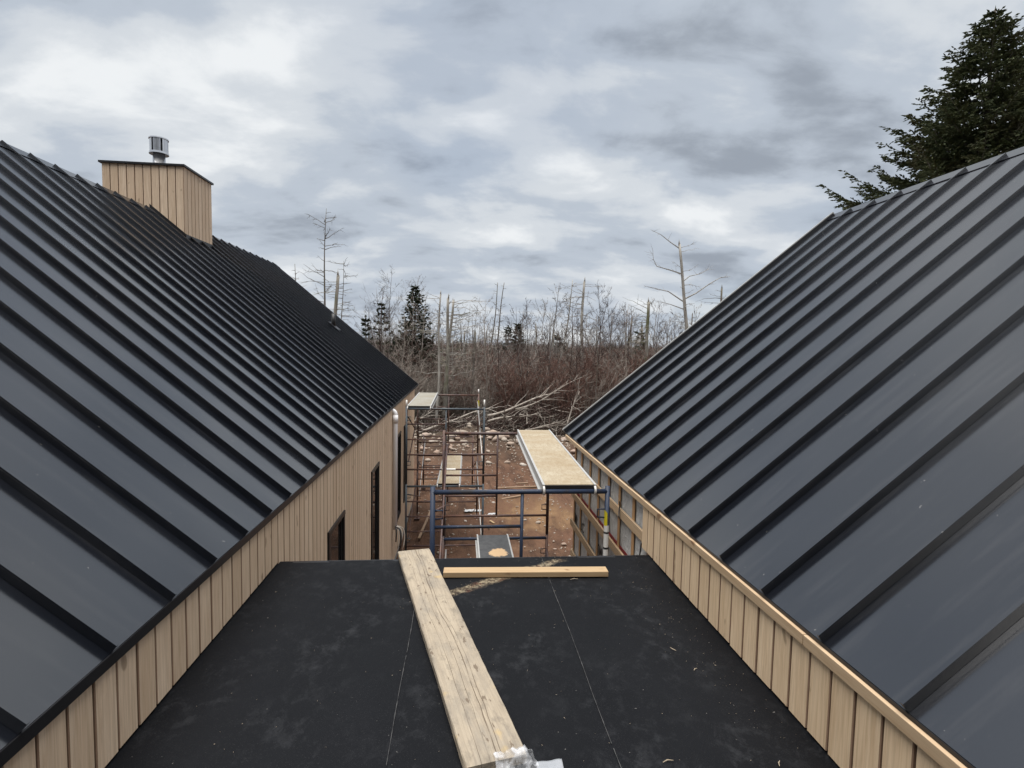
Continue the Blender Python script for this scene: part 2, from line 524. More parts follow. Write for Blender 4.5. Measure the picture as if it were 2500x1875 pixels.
def mat_glass():
    t = NT('dark_window_glass')
    t.put('Base Color', (0.012, 0.013, 0.014, 1)); t.put('Roughness', 0.04); t.put('Specular IOR Level', 0.45)
    n = t.noise(t.coord(), 1.5, 1, 0.5)
    t.bump(n, 0.05, 0.01)
    return t.mat


M['glass'] = mat_glass()


def mat_rock():
    t = NT('field_stone')
    n = t.noise(t.coord(per_object=33.0), 6, 6, 0.65)
    a = t.ramp(t.rand(), [(0.0, (0.32, 0.265, 0.22)), (0.35, (0.42, 0.37, 0.31)), (0.7, (0.38, 0.275, 0.215)), (1.0, (0.52, 0.48, 0.43))])
    base = t.mix(t.ramp(n, [(0.35, 0.55), (0.65, 0.0)]), a, (0.13, 0.09, 0.065))
    t.put('Base Color', base); t.put('Roughness', 0.85); t.put('Specular IOR Level', 0.25)
    t.bump(n, 0.5, 0.02)
    return t.mat


M['rock'] = mat_rock()


def mat_plastic():
    t = NT('clear_plastic_film')
    t.put('Base Color', (0.86, 0.88, 0.92, 1)); t.put('Roughness', 0.18)
    n = t.noise(t.coord((3, 3, 3)), 4, 2, 0.5, 1.5)
    t.put('Alpha', t.ramp(n, [(0.44, 0.05), (0.62, 0.26)]))
    t.put('Specular IOR Level', 0.8)
    return t.mat


M['plastic'] = mat_plastic()
M['chip'] = plain('pale_wood_chip', (0.30, 0.245, 0.175), 0.8, var=0.3)
M['pale_film'] = plain('milky_film', (0.42, 0.44, 0.47), 0.3, var=0.25, scale=25)
M['pale_film'].node_tree.nodes['Principled BSDF'].inputs['Alpha'].default_value = 0.6
M['scrap_white'] = plain('white_scrap', (0.46, 0.47, 0.48), 0.6, var=0.1)

# ------------------------------------------------------------------ geometry helpers
class MB:
    """collects quads / tris as arrays, builds one mesh"""
    def __init__(self):
        self.v, self.q, self.t, self.ng, self.n = [], [], [], [], 0

    def add(self, v, quads=None, tris=None, ngons=None):
        v = np.asarray(v, float).reshape(-1, 3)
        if quads is not None and len(quads): self.q.append(np.asarray(quads, int).reshape(-1, 4) + self.n)
        if tris is not None and len(tris): self.t.append(np.asarray(tris, int).reshape(-1, 3) + self.n)
        if ngons:
            for g in ngons: self.ng.append([i + self.n for i in g])
        self.v.append(v); self.n += len(v)
        return self

    def box(self, x0, x1, y0, y1, z0, z1):
        v = [(x, y, z) for x in (x0, x1) for y in (y0, y1) for z in (z0, z1)]
        return self.add(v, [(0, 1, 3, 2), (4, 6, 7, 5), (0, 4, 5, 1), (2, 3, 7, 6), (0, 2, 6, 4), (1, 5, 7, 3)])

    def obox(self, c, ax, ay, az, hx, hy, hz, cham=0.0):
        """oriented box with chamfered long edges optional"""
        c = np.array(c, float); A = [np.array(a, float) for a in (ax, ay, az)]
        v = []
        for sx in (-1, 1):
            for sy in (-1, 1):
                for sz in (-1, 1):
                    v.append(c + A[0] * sx * hx + A[1] * sy * hy + A[2] * sz * hz)
        return self.add(v, [(0, 1, 3, 2), (4, 6, 7, 5), (0, 4, 5, 1), (2, 3, 7, 6), (0, 2, 6, 4), (1, 5, 7, 3)])

    def tube(self, path, rad, sides=6, cap=True):
        p = np.asarray(path, float); n = len(p)
        r = np.full(n, rad, float) if np.isscalar(rad) else np.asarray(rad, float)
        d = np.gradient(p, axis=0); d /= (np.linalg.norm(d, axis=1)[:, None] + 1e-9)
        ref = np.array([0.31, 0.17, 0.94]) if abs(d[0] @ np.array([0.31, 0.17, 0.94])) < 0.85 else np.array([0.9, 0.3, 0.1])
        a = np.cross(d, ref); a /= (np.linalg.norm(a, axis=1)[:, None] + 1e-9)
        b = np.cross(d, a)
        th = np.arange(sides) * 2 * np.pi / sides
        v = p[:, None, :] + r[:, None, None] * (np.cos(th)[None, :, None] * a[:, None, :] + np.sin(th)[None, :, None] * b[:, None, :])
        i = np.arange(n - 1)[:, None] * sides; j = np.arange(sides)[None, :]; k = (j + 1) % sides
        q = np.stack([i + j, i + k, i + sides + k, i + sides + j], -1).reshape(-1, 4)
        ng = [list(range(sides))[::-1], [(n - 1) * sides + s for s in range(sides)]] if cap else None
        return self.add(v.reshape(-1, 3), q, ngons=ng)

    def twigs(self, a, b, r0, r1, sides=3):
        """many straight tapered prisms"""
        a = np.asarray(a, float); b = np.asarray(b, float); n = len(a)
        if n == 0: return self
        r0 = np.broadcast_to(r0, (n,)); r1 = np.broadcast_to(r1, (n,))
        d = b - a; d /= (np.linalg.norm(d, axis=1)[:, None] + 1e-9)
        ref = np.where(np.abs(d[:, 2:3]) < 0.8, np.array([[0, 0, 1.0]]), np.array([[1.0, 0, 0]]))
        u = np.cross(d, ref); u /= (np.linalg.norm(u, axis=1)[:, None] + 1e-9)
        w = np.cross(d, u)
        th = np.arange(sides) * 2 * np.pi / sides
        o = np.cos(th)[None, :, None] * u[:, None, :] + np.sin(th)[None, :, None] * w[:, None, :]
        va = a[:, None, :] + o * r0[:, None, None]; vb = b[:, None, :] + o * r1[:, None, None]
        v = np.concatenate([va, vb], 1).reshape(-1, 3)
        base = (np.arange(n) * 2 * sides)[:, None]; j = np.arange(sides)[None, :]; k = (j + 1) % sides
        q = np.stack([base + j, base + k, base + sides + k, base + sides + j], -1).reshape(-1, 4)
        return self.add(v, q)

    def mesh(self, name, smooth=False):
        me = bpy.data.meshes.new(name)
        v = np.concatenate(self.v) if self.v else np.zeros((0, 3))
        q = np.concatenate(self.q) if self.q else np.zeros((0, 4), int)
        t = np.concatenate(self.t) if self.t else np.zeros((0, 3), int)
        loops = np.concatenate([q.ravel(), t.ravel()] + [np.array(g) for g in self.ng]).astype(np.int32)
        cnt = np.concatenate([np.full(len(q), 4), np.full(len(t), 3), np.array([len(g) for g in self.ng], int)]).astype(np.int32)
        me.vertices.add(len(v)); me.vertices.foreach_set('co', v.ravel())
        me.loops.add(len(loops)); me.loops.foreach_set('vertex_index', loops)
        me.polygons.add(len(cnt))
        st = np.concatenate([[0], np.cumsum(cnt)[:-1]]).astype(np.int32)
        me.polygons.foreach_set('loop_start', st)
        me.polygons.foreach_set('use_smooth', np.full(len(cnt), bool(smooth)))
        me.update(calc_edges=True)
        me.validate()
        return me


def link(o, parent=None):
    COL.objects.link(o)
    if parent is not None: o.parent = parent
    return o


def tag(o, label=None, cat=None, group=None, kind=None):
    if label: o['label'] = label
    if cat: o['category'] = cat
    if group: o['group'] = group
    if kind: o['kind'] = kind
    return o


def thing(name, loc, label, cat, group=None):
    o = bpy.data.objects.new(name, None)
    o.empty_display_size = 0.2
    o.location = loc
    link(o)
    return tag(o, label, cat, group)


def wpos(o):
    p = Vector((0, 0, 0))
    while o is not None:
        p += o.location; o = o.parent
    return p


def part(name, mb, mat, parent, smooth=False, label=None, kind=None):
    """mb in world coordinates -> child of parent (parents are never rotated)"""
    off = np.array(wpos(parent))
    mb.v = [v - off for v in mb.v]
    me = mb.mesh(name, smooth)
    me.materials.append(mat)
    o = bpy.data.objects.new(name, me)
    link(o, parent)
    if label: o['label'] = label
    if kind: o['kind'] = kind
    return o


def piece(name, me, world_loc, parent):
    o = bpy.data.objects.new(name, me)
    link(o, parent)
    o.location = Vector(world_loc) - wpos(parent)
    return o


def solo(name, mb, mat, loc, label, cat, group=None, kind=None, smooth=False):
    """one-mesh thing; mb in world coordinates, origin at loc"""
    off = np.array(loc, float)
    mb.v = [v - off for v in mb.v]
    me = mb.mesh(name, smooth); me.materials.append(mat)
    o = bpy.data.objects.new(name, me); o.location = loc
    link(o)
    return tag(o, label, cat, group, kind)


def bevel(o, w, seg=2):
    md = o.modifiers.new('bevel', 'BEVEL'); md.width = w; md.segments = seg; md.limit_method = 'ANGLE'
    return o


# ------------------------------------------------------------------ terrain
def terrain_z(x, y):
    x = np.asarray(x, float); y = np.asarray(y, float)
    s = np.clip((y - 20.2) / 5.0, 0, 1); s = s * s * (3 - 2 * s)
    wob = 0.22 * np.sin(x * 0.9 + 1.0) * np.cos(y * 0.55) + 0.16 * np.sin(x * 2.1 + y * 1.3) + 0.1 * np.sin(x * 4.3 - y * 3.1)
    berm = s * (0.55 + wob * 0.9)
    far = np.clip((np.hypot(x, y) - 40) / 260, 0, 1)
    und = far * (1.2 * np.sin(x * 0.013 + 0.4) * np.cos(y * 0.011) - 1.0) + far * np.clip((y - 150) / 500, 0, 1) * 6.0
    rough = 0.035 * np.sin(x * 1.7 + 0.6 * y) * np.sin(y * 1.1 - 0.3 * x) + 0.02 * np.sin(5.1 * x + 2.2 * y)
    return berm + und + rough * np.clip((y - 4) / 4, 0, 1)


def axis_pts(core0, core1, step, far, growth=1.25):
    a = list(np.arange(core0, core1 + 1e-6, step)); s = step
    while a[-1] < far: s *= growth; a.append(a[-1] + s)
    s = step
    while a[0] > -far: s *= growth; a.insert(0, a[0] - s)
    return np.array(a)


xs = axis_pts(-10, 16, 0.33, 1500); ys = axis_pts(4, 34, 0.33, 1800)
gx, gy = np.meshgrid(xs, ys, indexing='ij')
gz = terrain_z(gx, gy)
gz[:, :] += np.where((gy > 7) & (gy < 34), RNG.normal(0, 0.018, gz.shape), 0)
nx, ny = gx.shape
idx = np.arange(nx * ny).reshape(nx, ny)
gq = np.stack([idx[:-1, :-1], idx[1:, :-1], idx[1:, 1:], idx[:-1, 1:]], -1).reshape(-1, 4)
gmb = MB().add(np.stack([gx, gy, gz], -1).reshape(-1, 3), gq)
gme = gmb.mesh('ground', True); gme.materials.append(M['ground'])
ground = link(bpy.data.objects.new('ground', gme)); ground['kind'] = 'structure'

# ------------------------------------------------------------------ houses
S, B = 0.4064, 0.127
DECK = Z0 - 1.5555


def chamfer_board(w, h, th, c=0.0035):
    """vertical board: width along y, height along z from 0, face at x=0 towards +x, thickness th"""
    prof = [(-th, 0), (-c, 0), (0, c), (0, w - c), (-c, w), (-th, w)]
    mb = MB()
    v = [(x, y, 0) for x, y in prof] + [(x, y, h) for x, y in prof]
    n = len(prof)
    q = [(i, (i + 1) % n, n + (i + 1) % n, n + i) for i in range(n)]
    return mb.add(v, q, ngons=[list(range(n))[::-1], list(range(n, 2 * n))])


_board_cache = {}


def board_mesh(key, w, h, th, mat, flip=False, rot=False):
    k = (key, round(h, 3), flip, rot)
    if k not in _board_cache:
        mb = chamfer_board(w, h, th)
        if flip: mb.v = [v * np.array([-1, 1, 1]) for v in mb.v]
        if rot: mb.v = [np.stack([v[:, 1], -v[:, 0], v[:, 2]], -1) for v in mb.v]
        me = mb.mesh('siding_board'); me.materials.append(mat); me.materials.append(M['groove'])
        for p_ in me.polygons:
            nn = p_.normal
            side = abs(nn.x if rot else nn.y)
            if side > 0.55: p_.material_index = 1  # side faces: raw lap brown, with the groove's shade put into the colour
        _board_cache[k] = me
    return _board_cache[k]


def roof_tray(length, width, seed):
    """flat pan between two seams: local x along slope (0 = eave), y across, z out of the roof; faint oil-canning"""
    r = np.random.default_rng(seed)
    nu, nv = 15, 5
    u = np.linspace(0, length, nu); w = np.linspace(0, width, nv)
    U, W = np.meshgrid(u, w, indexing='ij')
    can = np.sin(np.pi * W / width) * (0.0020 * np.sin(U * 2.1 + r.uniform(0, 6)) + 0.0010 * np.sin(U * 4.7 + r.uniform(0, 6)))
    V = np.stack([U, W, can], -1).reshape(-1, 3)
    i = np.arange(nu * nv).reshape(nu, nv)
    q = np.stack([i[:-1, :-1], i[1:, :-1], i[1:, 1:], i[:-1, 1:]], -1).reshape(-1, 4)
    return V, q


def make_roof(root, side, xe, ze, xr, zr, y0, n, mat, names_y_end, skip=None):
    """side=-1 left house, +1 right house; seams at y0 + k*S"""
    ex = np.array([xr - xe, 0, zr - ze]); Lr = np.linalg.norm(ex); ex /= Lr
    ey = np.array([0, 1.0, 0])
    nz = np.cross(ex, ey); nz = nz if nz[2] > 0 else -nz
    base = np.array([xe, 0, ze])

    def T(V): return base + V[:, :1] * ex + V[:, 1:2] * ey + V[:, 2:3] * nz
    trays = []
    for s in range(5):
        V, q = roof_tray(Lr - 0.02, S, s + 5 * (side > 0))
        me = MB().add(T(V) - base, q if side < 0 else q).mesh('roof_panel', True)
        me.materials.append(mat); trays.append(me)
    # seam: a folded rib 38 mm high, slightly wider at its head, running past the ridge flashing
    h, t0, t1 = 0.038, 0.006, 0.0075
    Lx = Lr - (0.035 if side < 0 else 0.075)
    prof = [(-t0, 0.0), (-t0, h - 0.011), (-t1, h - 0.009), (-t1, h), (t1, h), (t1, h - 0.009), (t0, h - 0.011), (t0, 0.0)]
    V = np.array([(0.0, y, z) for y, z in prof] + [(Lx, y, z) for y, z in prof])
    k = len(prof)
    q = [(i, i + 1, k + i + 1, k + i) for i in range(k - 1)]
    sm = MB().add(T(V) - base, q, ngons=[list(range(k)), list(range(k, 2 * k))[::-1]]).mesh('roof_seam')
    sm.materials.append(mat)
    for i in range(n):
        y = y0 + i * S
        piece('roof_panel', trays[(i * 7 + i // 3) % 5], base + ey * y, root)
        piece('roof_seam', sm, base + ey * y + nz * 0.001, root)
    return ex, nz, Lr, T


# ---- left house
LH = thing('house', (-5.34, 6.0, 0.0), 'long house on the left, black standing-seam roof and tan vertical siding, boxed chimney', 'house')
XeL, ZeL, XrL, ZrL, XwL = -1.2524, Z0 - 1.1377, -5.3376, Z0 + 2.2617, -1.2636
nL = 47
y0L = 1.6036 - 11 * S
endL = y0L + nL * S
exL, nzL, LrL, TL = make_roof(LH, -1, XeL, ZeL, XrL, ZrL, y0L, nL, M['roof'], endL)
# ridge flashing, back slope, drip edge, rake
mb = MB()
rv = np.array([[LrL - 0.16, y0L, 0.010], [LrL, y0L, 0.012], [LrL - 0.16, endL, 0.010], [LrL, endL, 0.012]])
P = TL(rv)
back = P[[1, 3]].copy(); back2 = back + np.array([-0.13, 0, -0.105])
mb.add(np.array([P[0], P[1], P[3], P[2]]), [(0, 1, 2, 3)])
mb.add(np.array([back[0], back2[0], back2[1], back[1]]), [(0, 1, 2, 3)])
mb.add(np.array([P[0], P[2], P[2] - nzL * 0.009, P[0] - nzL * 0.009]), [(0, 1, 2, 3)])
part('ridge_cap', mb, M['roof'], LH)
mb = MB()
xb = 2 * XrL - XeL
mb.add([(XrL - 0.01, y0L, ZrL - 0.012), (XrL - 0.01, endL, ZrL - 0.012), (xb, endL, ZeL), (xb, y0L, ZeL)], [(0, 1, 2, 3)])
part('back_roof_slope', mb, M['roof'], LH)
mb = MB().box(XeL - 0.03, XeL + 0.004, y0L, endL, ZeL - 0.047, ZeL - 0.002)
part('drip_edge', mb, M['black_trim'], LH)
# rake board under the far gable edge
mb = MB()
rk = TL(np.array([[0.0, endL - 0.03, -0.012], [LrL, endL - 0.03, -0.012], [LrL, endL + 0.006, -0.012], [0, endL + 0.006, -0.012],
                  [0.0, endL - 0.03, -0.16], [LrL, endL - 0.03, -0.16], [LrL, endL + 0.006, -0.16], [0, endL + 0.006, -0.16]]))
mb.add(rk, [(0, 1, 2, 3), (4, 7, 6, 5), (0, 4, 5, 1), (3, 2, 6, 7), (0, 3, 7, 4), (1, 5, 6, 2)])
part('rake_trim', mb, M['black_trim'], LH)
endWallL = 14.95
# wall body behind the boards, foundation
mb = MB()
xi = XwL - 0.026
pts = [(xi, 0.25), (xi, ZeL - 0.05), (XrL, ZrL - 0.13), (xb + 0.05, ZeL - 0.05), (xb + 0.05, 0.25)]
n = len(pts)
v = [(x, y0L + 0.1, z) for x, z in pts] + [(x, endWallL - 0.02, z) for x, z in pts]
mb.add(v, [(0, n, n + 1, 1), (1, n + 1, n + 2, 2), (2, n + 2, n + 3, 3), (3, n + 3, n + 4, 4)], ngons=[list(range(n)), list(range(n, 2 * n))[::-1]])
part('wall_core', mb, M['groove'], LH)
part('foundation', MB().box(xb + 0.06, XwL - 0.03, y0L + 0.12, endWallL - 0.03, -0.4, 0.249), M['concrete'], LH)
WIN = [(5.31, 5.91), (7.855, 8.43), (11.01, 11.53), (12.35, 12.87)]
WTOP, WBOT = Z0 - 1.872, Z0 - 3.565
top = ZeL - 0.02
yb = 1.6772 - B * 18 + 0.004
w = B - 0.009
while yb < endWallL - 0.05:
    c = yb + w / 2
    bot = DECK + 0.012 if c < 3.86 else 0.19
    win = [q for q in WIN if q[0] - 0.07 < c < q[1] + 0.07]
    spans = [(bot, top)] if not win else [(bot, WBOT - 0.045), (WTOP + 0.047, top)]
    for z0, z1 in spans:
        jit = random.uniform(-0.0012, 0.0012)
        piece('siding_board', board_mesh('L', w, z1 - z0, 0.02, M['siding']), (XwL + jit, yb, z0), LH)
    yb += B
part('corner_trim', MB().box(XwL - 0.03, XwL + 0.004, endWallL - 0.02, endWallL + 0.06, 0.19, top), M['siding'], LH)
for a, b_ in WIN:
    fr = MB()
    x0, x1 = XwL - 0.0245, XwL + 0.006
    fr.box(x0, x1 + 0.01, a - 0.06, a, WBOT, WTOP).box(x0, x1 + 0.01, b_, b_ + 0.06, WBOT, WTOP)
    fr.box(x0, x1 + 0.012, a - 0.065, b_ + 0.065, WTOP + 0.0005, WTOP + 0.045)
    fr.box(x0, x1 + 0.012, a - 0.065, b_ + 0.065, WBOT - 0.04, WBOT - 0.0005)
    fr.box(x0 + 0.001, x0 + 0.017, a + 0.0005, a + 0.04, WBOT + 0.04, WTOP - 0.04).box(x0 + 0.001, x0 + 0.017, b_ - 0.04, b_ - 0.0005, WBOT + 0.04, WTOP - 0.04)
    fr.box(x0 + 0.001, x0 + 0.017, a + 0.0005, b_ - 0.0005, WTOP - 0.04, WTOP - 0.0005).box(x0 + 0.001, x0 + 0.017, a + 0.0005, b_ - 0.0005, WBOT + 0.0005, WBOT + 0.04)
    wo = part('window', fr, M['window_frame'], LH)
    part('pane', MB().box(x0 + 0.005, x0 + 0.009, a + 0.04, b_ - 0.04, WBOT + 0.04, WTOP - 0.04), M['glass'], wo)
# conduit with elbow into the wall, loose wires
px_ = XwL + 0.055
cz0, cz1, cy = Z0 - 3.50, Z0 - 1.30, 10.2
path = [(px_, cy, cz0), (px_, cy, cz1)]
for k in range(1, 7):
    a = k / 6 * math.pi / 2
    path.append((px_ - 0.075 * (1 - math.cos(a)), cy, cz1 + 0.075 * math.sin(a)))
cd = part('conduit_pipe', MB().tube(path, 0.043, 14), M['pvc'], LH, True, label='grey-white plastic conduit pipe with elbow into the wall')
part('coupling', MB().tube([(px_, cy, cz1 - 0.16), (px_, cy, cz1 - 0.01)], 0.050, 14), M['pvc'], cd, True)
r = np.random.default_rng(3)
for k in range(9):
    a = r.uniform(0, 6.28); out = r.uniform(0.08, 0.30); drop = r.uniform(0.25, 0.6)
    d = np.array([abs(math.cos(a)) * 0.6 + 0.1, math.sin(a), 0]); d /= np.linalg.norm(d)
    tt = np.linspace(0, 1, 9)
    pp = np.array([px_, cy, cz0 + 0.04]) + d * (out * np.sin(tt * 2.3))[:, None] + np.array([0, 0, -1]) * (drop * (tt ** 1.6) - 0.06 * np.sin(tt * 3.1))[:, None]
    part('wire', MB().tube(pp, 0.009 if k % 3 else 0.013, 6), M['wire_white'] if k % 3 == 1 else M['wire_black'], cd, True)
# roof vent pipe
vy, vx = 13.57, -3.11
vz = ZeL + (XeL - vx) * (ZrL - ZeL) / (XeL - XrL)
rvnt = part('roof_vent', MB().tube([(vx, vy, vz - 0.03), (vx, vy, vz + 0.335)], 0.052, 12), M['black_trim'], LH, True)
fl = TL(np.array([[0, 0, 0.0]]))
u0 = (XeL - vx) / (XeL - XrL) * LrL
ff = []
for du in (-0.15, 0.15):
    for dy in (-0.17, 0.17):
        for dz in (0.004, 0.05): ff.append((u0 + du, vy + dy, dz))
part('flashing', MB().add(TL(np.array(ff)), [(0, 1, 3, 2), (4, 6, 7, 5), (0, 4, 5, 1), (2, 3, 7, 6), (0, 2, 6, 4), (1, 5, 7, 3)]), M['black_trim'], rvnt)
# boxed chimney
cx0, cx1, cy0, cy1, cz = -6.09, -4.775, 9.925, 10.97, Z0 + 2.985
ch = part('chimney', MB().box(cx0 + 0.022, cx1 - 0.022, cy0 + 0.022, cy1 - 0.022, Z0 + 1.0, cz - 0.02), M['groove'], LH, label='boxed chimney clad in tan vertical boards')
nb = 10; bw = (cx1 - cx0) / nb
for i in range(nb):
    zb = Z0 + 1.2
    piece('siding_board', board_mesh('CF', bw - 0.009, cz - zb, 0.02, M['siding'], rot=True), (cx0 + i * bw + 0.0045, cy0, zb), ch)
nb2 = 8; bw2 = (cy1 - cy0) / nb2
for i in range(nb2):
    zb = Z0 + 1.2
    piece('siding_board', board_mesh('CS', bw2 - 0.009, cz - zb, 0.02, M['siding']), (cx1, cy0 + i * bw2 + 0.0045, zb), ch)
zr_ = lambda x: ZeL + (XeL - x) * (ZrL - ZeL) / (XeL - XrL)
fa = [(XrL, zr_(XrL)), (cx1 + 0.03, zr_(cx1 + 0.03))]
v = []
for x, z in fa:
    for yy_ in (cy0 - 0.075, cy0 - 0.004): v.append((x, yy_, z + 0.006))
    v.append((x, cy0 - 0.004, z + 0.075))
part('base_flashing', MB().add(v, [(0, 1, 4, 3), (1, 2, 5, 4)]), M['black_trim'], ch)
part('base_flashing', MB().box(cx1 + 0.002, cx1 + 0.006, cy0 - 0.004, cy1 + 0.02, zr_(cx1) - 0.02, zr_(cx1) + 0.06), M['black_trim'], ch)
part('cap_flashing', MB().box(cx0 - 0.035, cx1 + 0.03, cy0 - 0.03, cy1 + 0.03, cz + 0.001, cz + 0.034), M['black_trim'], ch)
fx, fy = -5.41, 10.40
zz = cz + 0.034
part('flue_pipe', MB().tube([(fx, fy, zz - 0.02), (fx, fy, zz + 0.07), (fx, fy, zz + 0.072), (fx, fy, zz + 0.085), (fx, fy, zz + 0.087), (fx, fy, zz + 0.33)],
                           [0.098, 0.098, 0.106, 0.106, 0.098, 0.098], 28), M['steel'], ch, True)
capz = zz + 0.295
cap = MB()
cap.tube([(fx, fy, capz), (fx, fy, capz + 0.035)], [0.155, 0.150], 32)
cap.tube([(fx, fy, capz + 0.255), (fx, fy, capz + 0.275)], [0.156, 0.153], 32)
part('flue_cap', cap, M['steel'], ch)
part('flue_screen', MB().tube([(fx, fy, capz + 0.03), (fx, fy, capz + 0.26)], 0.115, 24), M['dark_gap'], ch, True)
for k in range(6):
    a0 = k * math.pi / 3 + 0.35; a1 = a0 + math.pi / 3 * 0.80
    th = np.linspace(a0, a1, 6)
    o_ = np.stack([fx + 0.143 * np.cos(th), fy + 0.143 * np.sin(th)], -1); i_ = np.stack([fx + 0.139 * np.cos(th), fy + 0.139 * np.sin(th)], -1)
    ring = np.concatenate([np.c_[o_, np.full(6, capz + 0.03)], np.c_[o_, np.full(6, capz + 0.258)], np.c_[i_, np.full(6, capz + 0.03)], np.c_[i_, np.full(6, capz + 0.258)]])
    q = [(j, j + 1, j + 7, j + 6) for j in range(5)] + [(12 + j, 18 + j, 19 + j, 13 + j) for j in range(5)] + [(0, 6, 18, 12), (5, 17, 23, 11)]
    part('cap_louvre', MB().add(ring, q), M['steel'], ch)

# ---- right house
RH = thing('house', (5.2, 2.0, 0.0), 'black-roofed house on the right, its far wall still bare wrap and strapping', 'house')
XeR, ZeR, XrR, ZrR, XwR = 1.4363, Z0 - 1.1361, 5.1942, Z0 + 1.9518, 1.4359
y0R = 1.5119 - 8 * S
nR = 22
endR = y0R + nR * S
exR, nzR, LrR, TR = make_roof(RH, 1, XeR, ZeR, XrR, ZrR, y0R, nR, M['roof_dusty'], endR)
ex_ = TR(np.array([[0, 0, 0]]))
# last seam on the gable edge
V = np.array([(a, b, c) for a in (0, LrR - 0.03) for b in (endR - 0.02, endR + 0.004) for c in (-0.005, 0.036)])
part('rake_seam', MB().add(TR(V), [(0, 1, 3, 2), (4, 6, 7, 5), (0, 4, 5, 1), (2, 3, 7, 6), (0, 2, 6, 4), (1, 5, 7, 3)]), M['black_trim'], RH)
V = np.array([(a, b, c) for a in (-0.01, LrR) for b in (endR + 0.0045, endR + 0.024) for c in (-0.15, 0.046)])
part('rake_trim', MB().add(TR(V), [(0, 1, 3, 2), (4, 6, 7, 5), (0, 4, 5, 1), (2, 3, 7, 6), (0, 2, 6, 4), (1, 5, 7, 3)]), M['alu'], RH, label='pale bare edge strip along the far gable')
mb = MB()
P = TR(np.array([[LrR - 0.16, y0R, 0.010], [LrR, y0R, 0.012], [LrR - 0.16, endR, 0.010], [LrR, endR, 0.012]]))
bk = P[[1, 3]] + np.array([0.13, 0, -0.105])
mb.add(np.array([P[0], P[2], P[3], P[1]]), [(0, 1, 2, 3)])
mb.add(np.array([P[1], P[3], bk[1], bk[0]]), [(0, 1, 2, 3)])
mb.add(np.array([P[0], P[0] - nzR * .009, P[2] - nzR * .009, P[2]]), [(0, 1, 2, 3)])
part('ridge_cap', mb, M['roof_dusty'], RH)
xbR = 2 * XrR - XeR
part('back_roof_slope', MB().add([(XrR + 0.01, y0R, ZrR - 0.012), (xbR, y0R, ZeR), (xbR, endR, ZeR), (XrR + 0.01, endR, ZrR - 0.012)], [(0, 1, 2, 3)]), M['roof_dusty'], RH)
part('drip_edge', MB().box(XeR - 0.004, XeR + 0.03, y0R, endR, ZeR - 0.014, ZeR - 0.002), M['black_trim'], RH)
endWallR = 6.70
CLAD = 3.985
xw = XwR + 0.054                     # face of the house wrap
pts = [(xw + 0.003, 0.0), (xw + 0.003, ZeR - 0.03), (XrR, ZrR - 0.13), (xbR - 0.05, ZeR - 0.03), (xbR - 0.05, 0.0)]
n = len(pts)
mb = MB()
v = [(x, y0R + 0.1, z) for x, z in pts] + [(x, endWallR, z) for x, z in pts]
mb.add(v, [(0, 1, n + 1, n), (1, 2, n + 2, n + 1), (2, 3, n + 3, n + 2), (3, 4, n + 4, n + 3)], ngons=[list(range(n))[::-1], list(range(n, 2 * n))])
part('wall_core', mb, M['back_wall'], RH)
# loose wrap: a wrinkled sheet
yy = np.linspace(CLAD - 0.4, endWallR + 0.003, 120); zg = np.linspace(0.02, ZeR - 0.03, 90)
Y, Z = np.meshgrid(yy, zg, indexing='ij')
rr = np.random.default_rng(5)
wr = 0.004 * np.sin(Y * 9 + Z * 5) * np.sin(Z * 7 - Y * 3) + 0.0035 * np.sin(Y * 21 + Z * 14 + np.sin(Z * 5) * 2) + 0.003 * np.sin((Y + Z) * 33)
i = np.arange(Y.size).reshape(Y.shape)
q = np.stack([i[:-1, :-1], i[:-1, 1:], i[1:, 1:], i[1:, :-1]], -1).reshape(-1, 4)
hw = part('house_wrap', MB().add(np.stack([xw - 0.002 - np.abs(wr), Y, Z], -1).reshape(-1, 3), q), M['wrap'], RH, True, label='wrinkled grey-white house wrap')
part('gable_wrap', MB().box(xw + 0.01, xbR - 0.06, endWallR + 0.0005, endWallR + 0.004, 0.0, ZeR - 0.06), M['wrap'], RH)
part('printed_stripe', MB().box(xw - 0.0135, xw - 0.0115, CLAD, endWallR - 0.02, Z0 - 1.90, Z0 - 1.79), M['red_ink'], hw)


def letters(text, y, z, size):
    cu = bpy.data.curves.new('lettering', 'FONT'); cu.body = text; cu.size = size; cu.offset = size * 0.018
    tmp = bpy.data.objects.new('lettering_tmp', cu); COL.objects.link(tmp)
    dg = bpy.context.evaluated_depsgraph_get()
    me = bpy.data.meshes.new_from_object(tmp.evaluated_get(dg))
    bpy.data.objects.remove(tmp)
    me.name = 'lettering'
    # text x -> -y (reads from the yard side), y -> z
    co = np.zeros(len(me.vertices) * 3); me.vertices.foreach_get('co', co); co = co.reshape(-1, 3)
    new = np.stack([np.full(len(co), 0.0), -co[:, 0], co[:, 1]], -1)
    me.vertices.foreach_set('co', new.ravel()); me.update()
    me.materials.clear(); me.materials.append(M['black_ink'])
    o = bpy.data.objects.new('lettering', me); link(o, hw)
    o.location = Vector((xw - 0.013, y, z)) - wpos(hw)


letters('M', 6.62, Z0 - 2.20, 0.17)
letters('LC', 6.29, Z0 - 2.18, 0.16)
letters('TM', 5.50, Z0 - 2.16, 0.15)
# siding on the near part
yb = 1.4766 - B * 15 + 0.004
topR = ZeR - 0.055
while yb < CLAD - 0.05:
    jit = random.uniform(-0.0014, 0.0014)
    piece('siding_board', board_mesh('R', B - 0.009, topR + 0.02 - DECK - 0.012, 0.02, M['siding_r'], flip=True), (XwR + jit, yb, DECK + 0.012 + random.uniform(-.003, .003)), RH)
    yb += B
part('siding_backing', MB().box(XwR + 0.0215, XwR + 0.05, y0R + 0.12, CLAD - 0.03, DECK - 0.3, topR), M['groove'], RH)
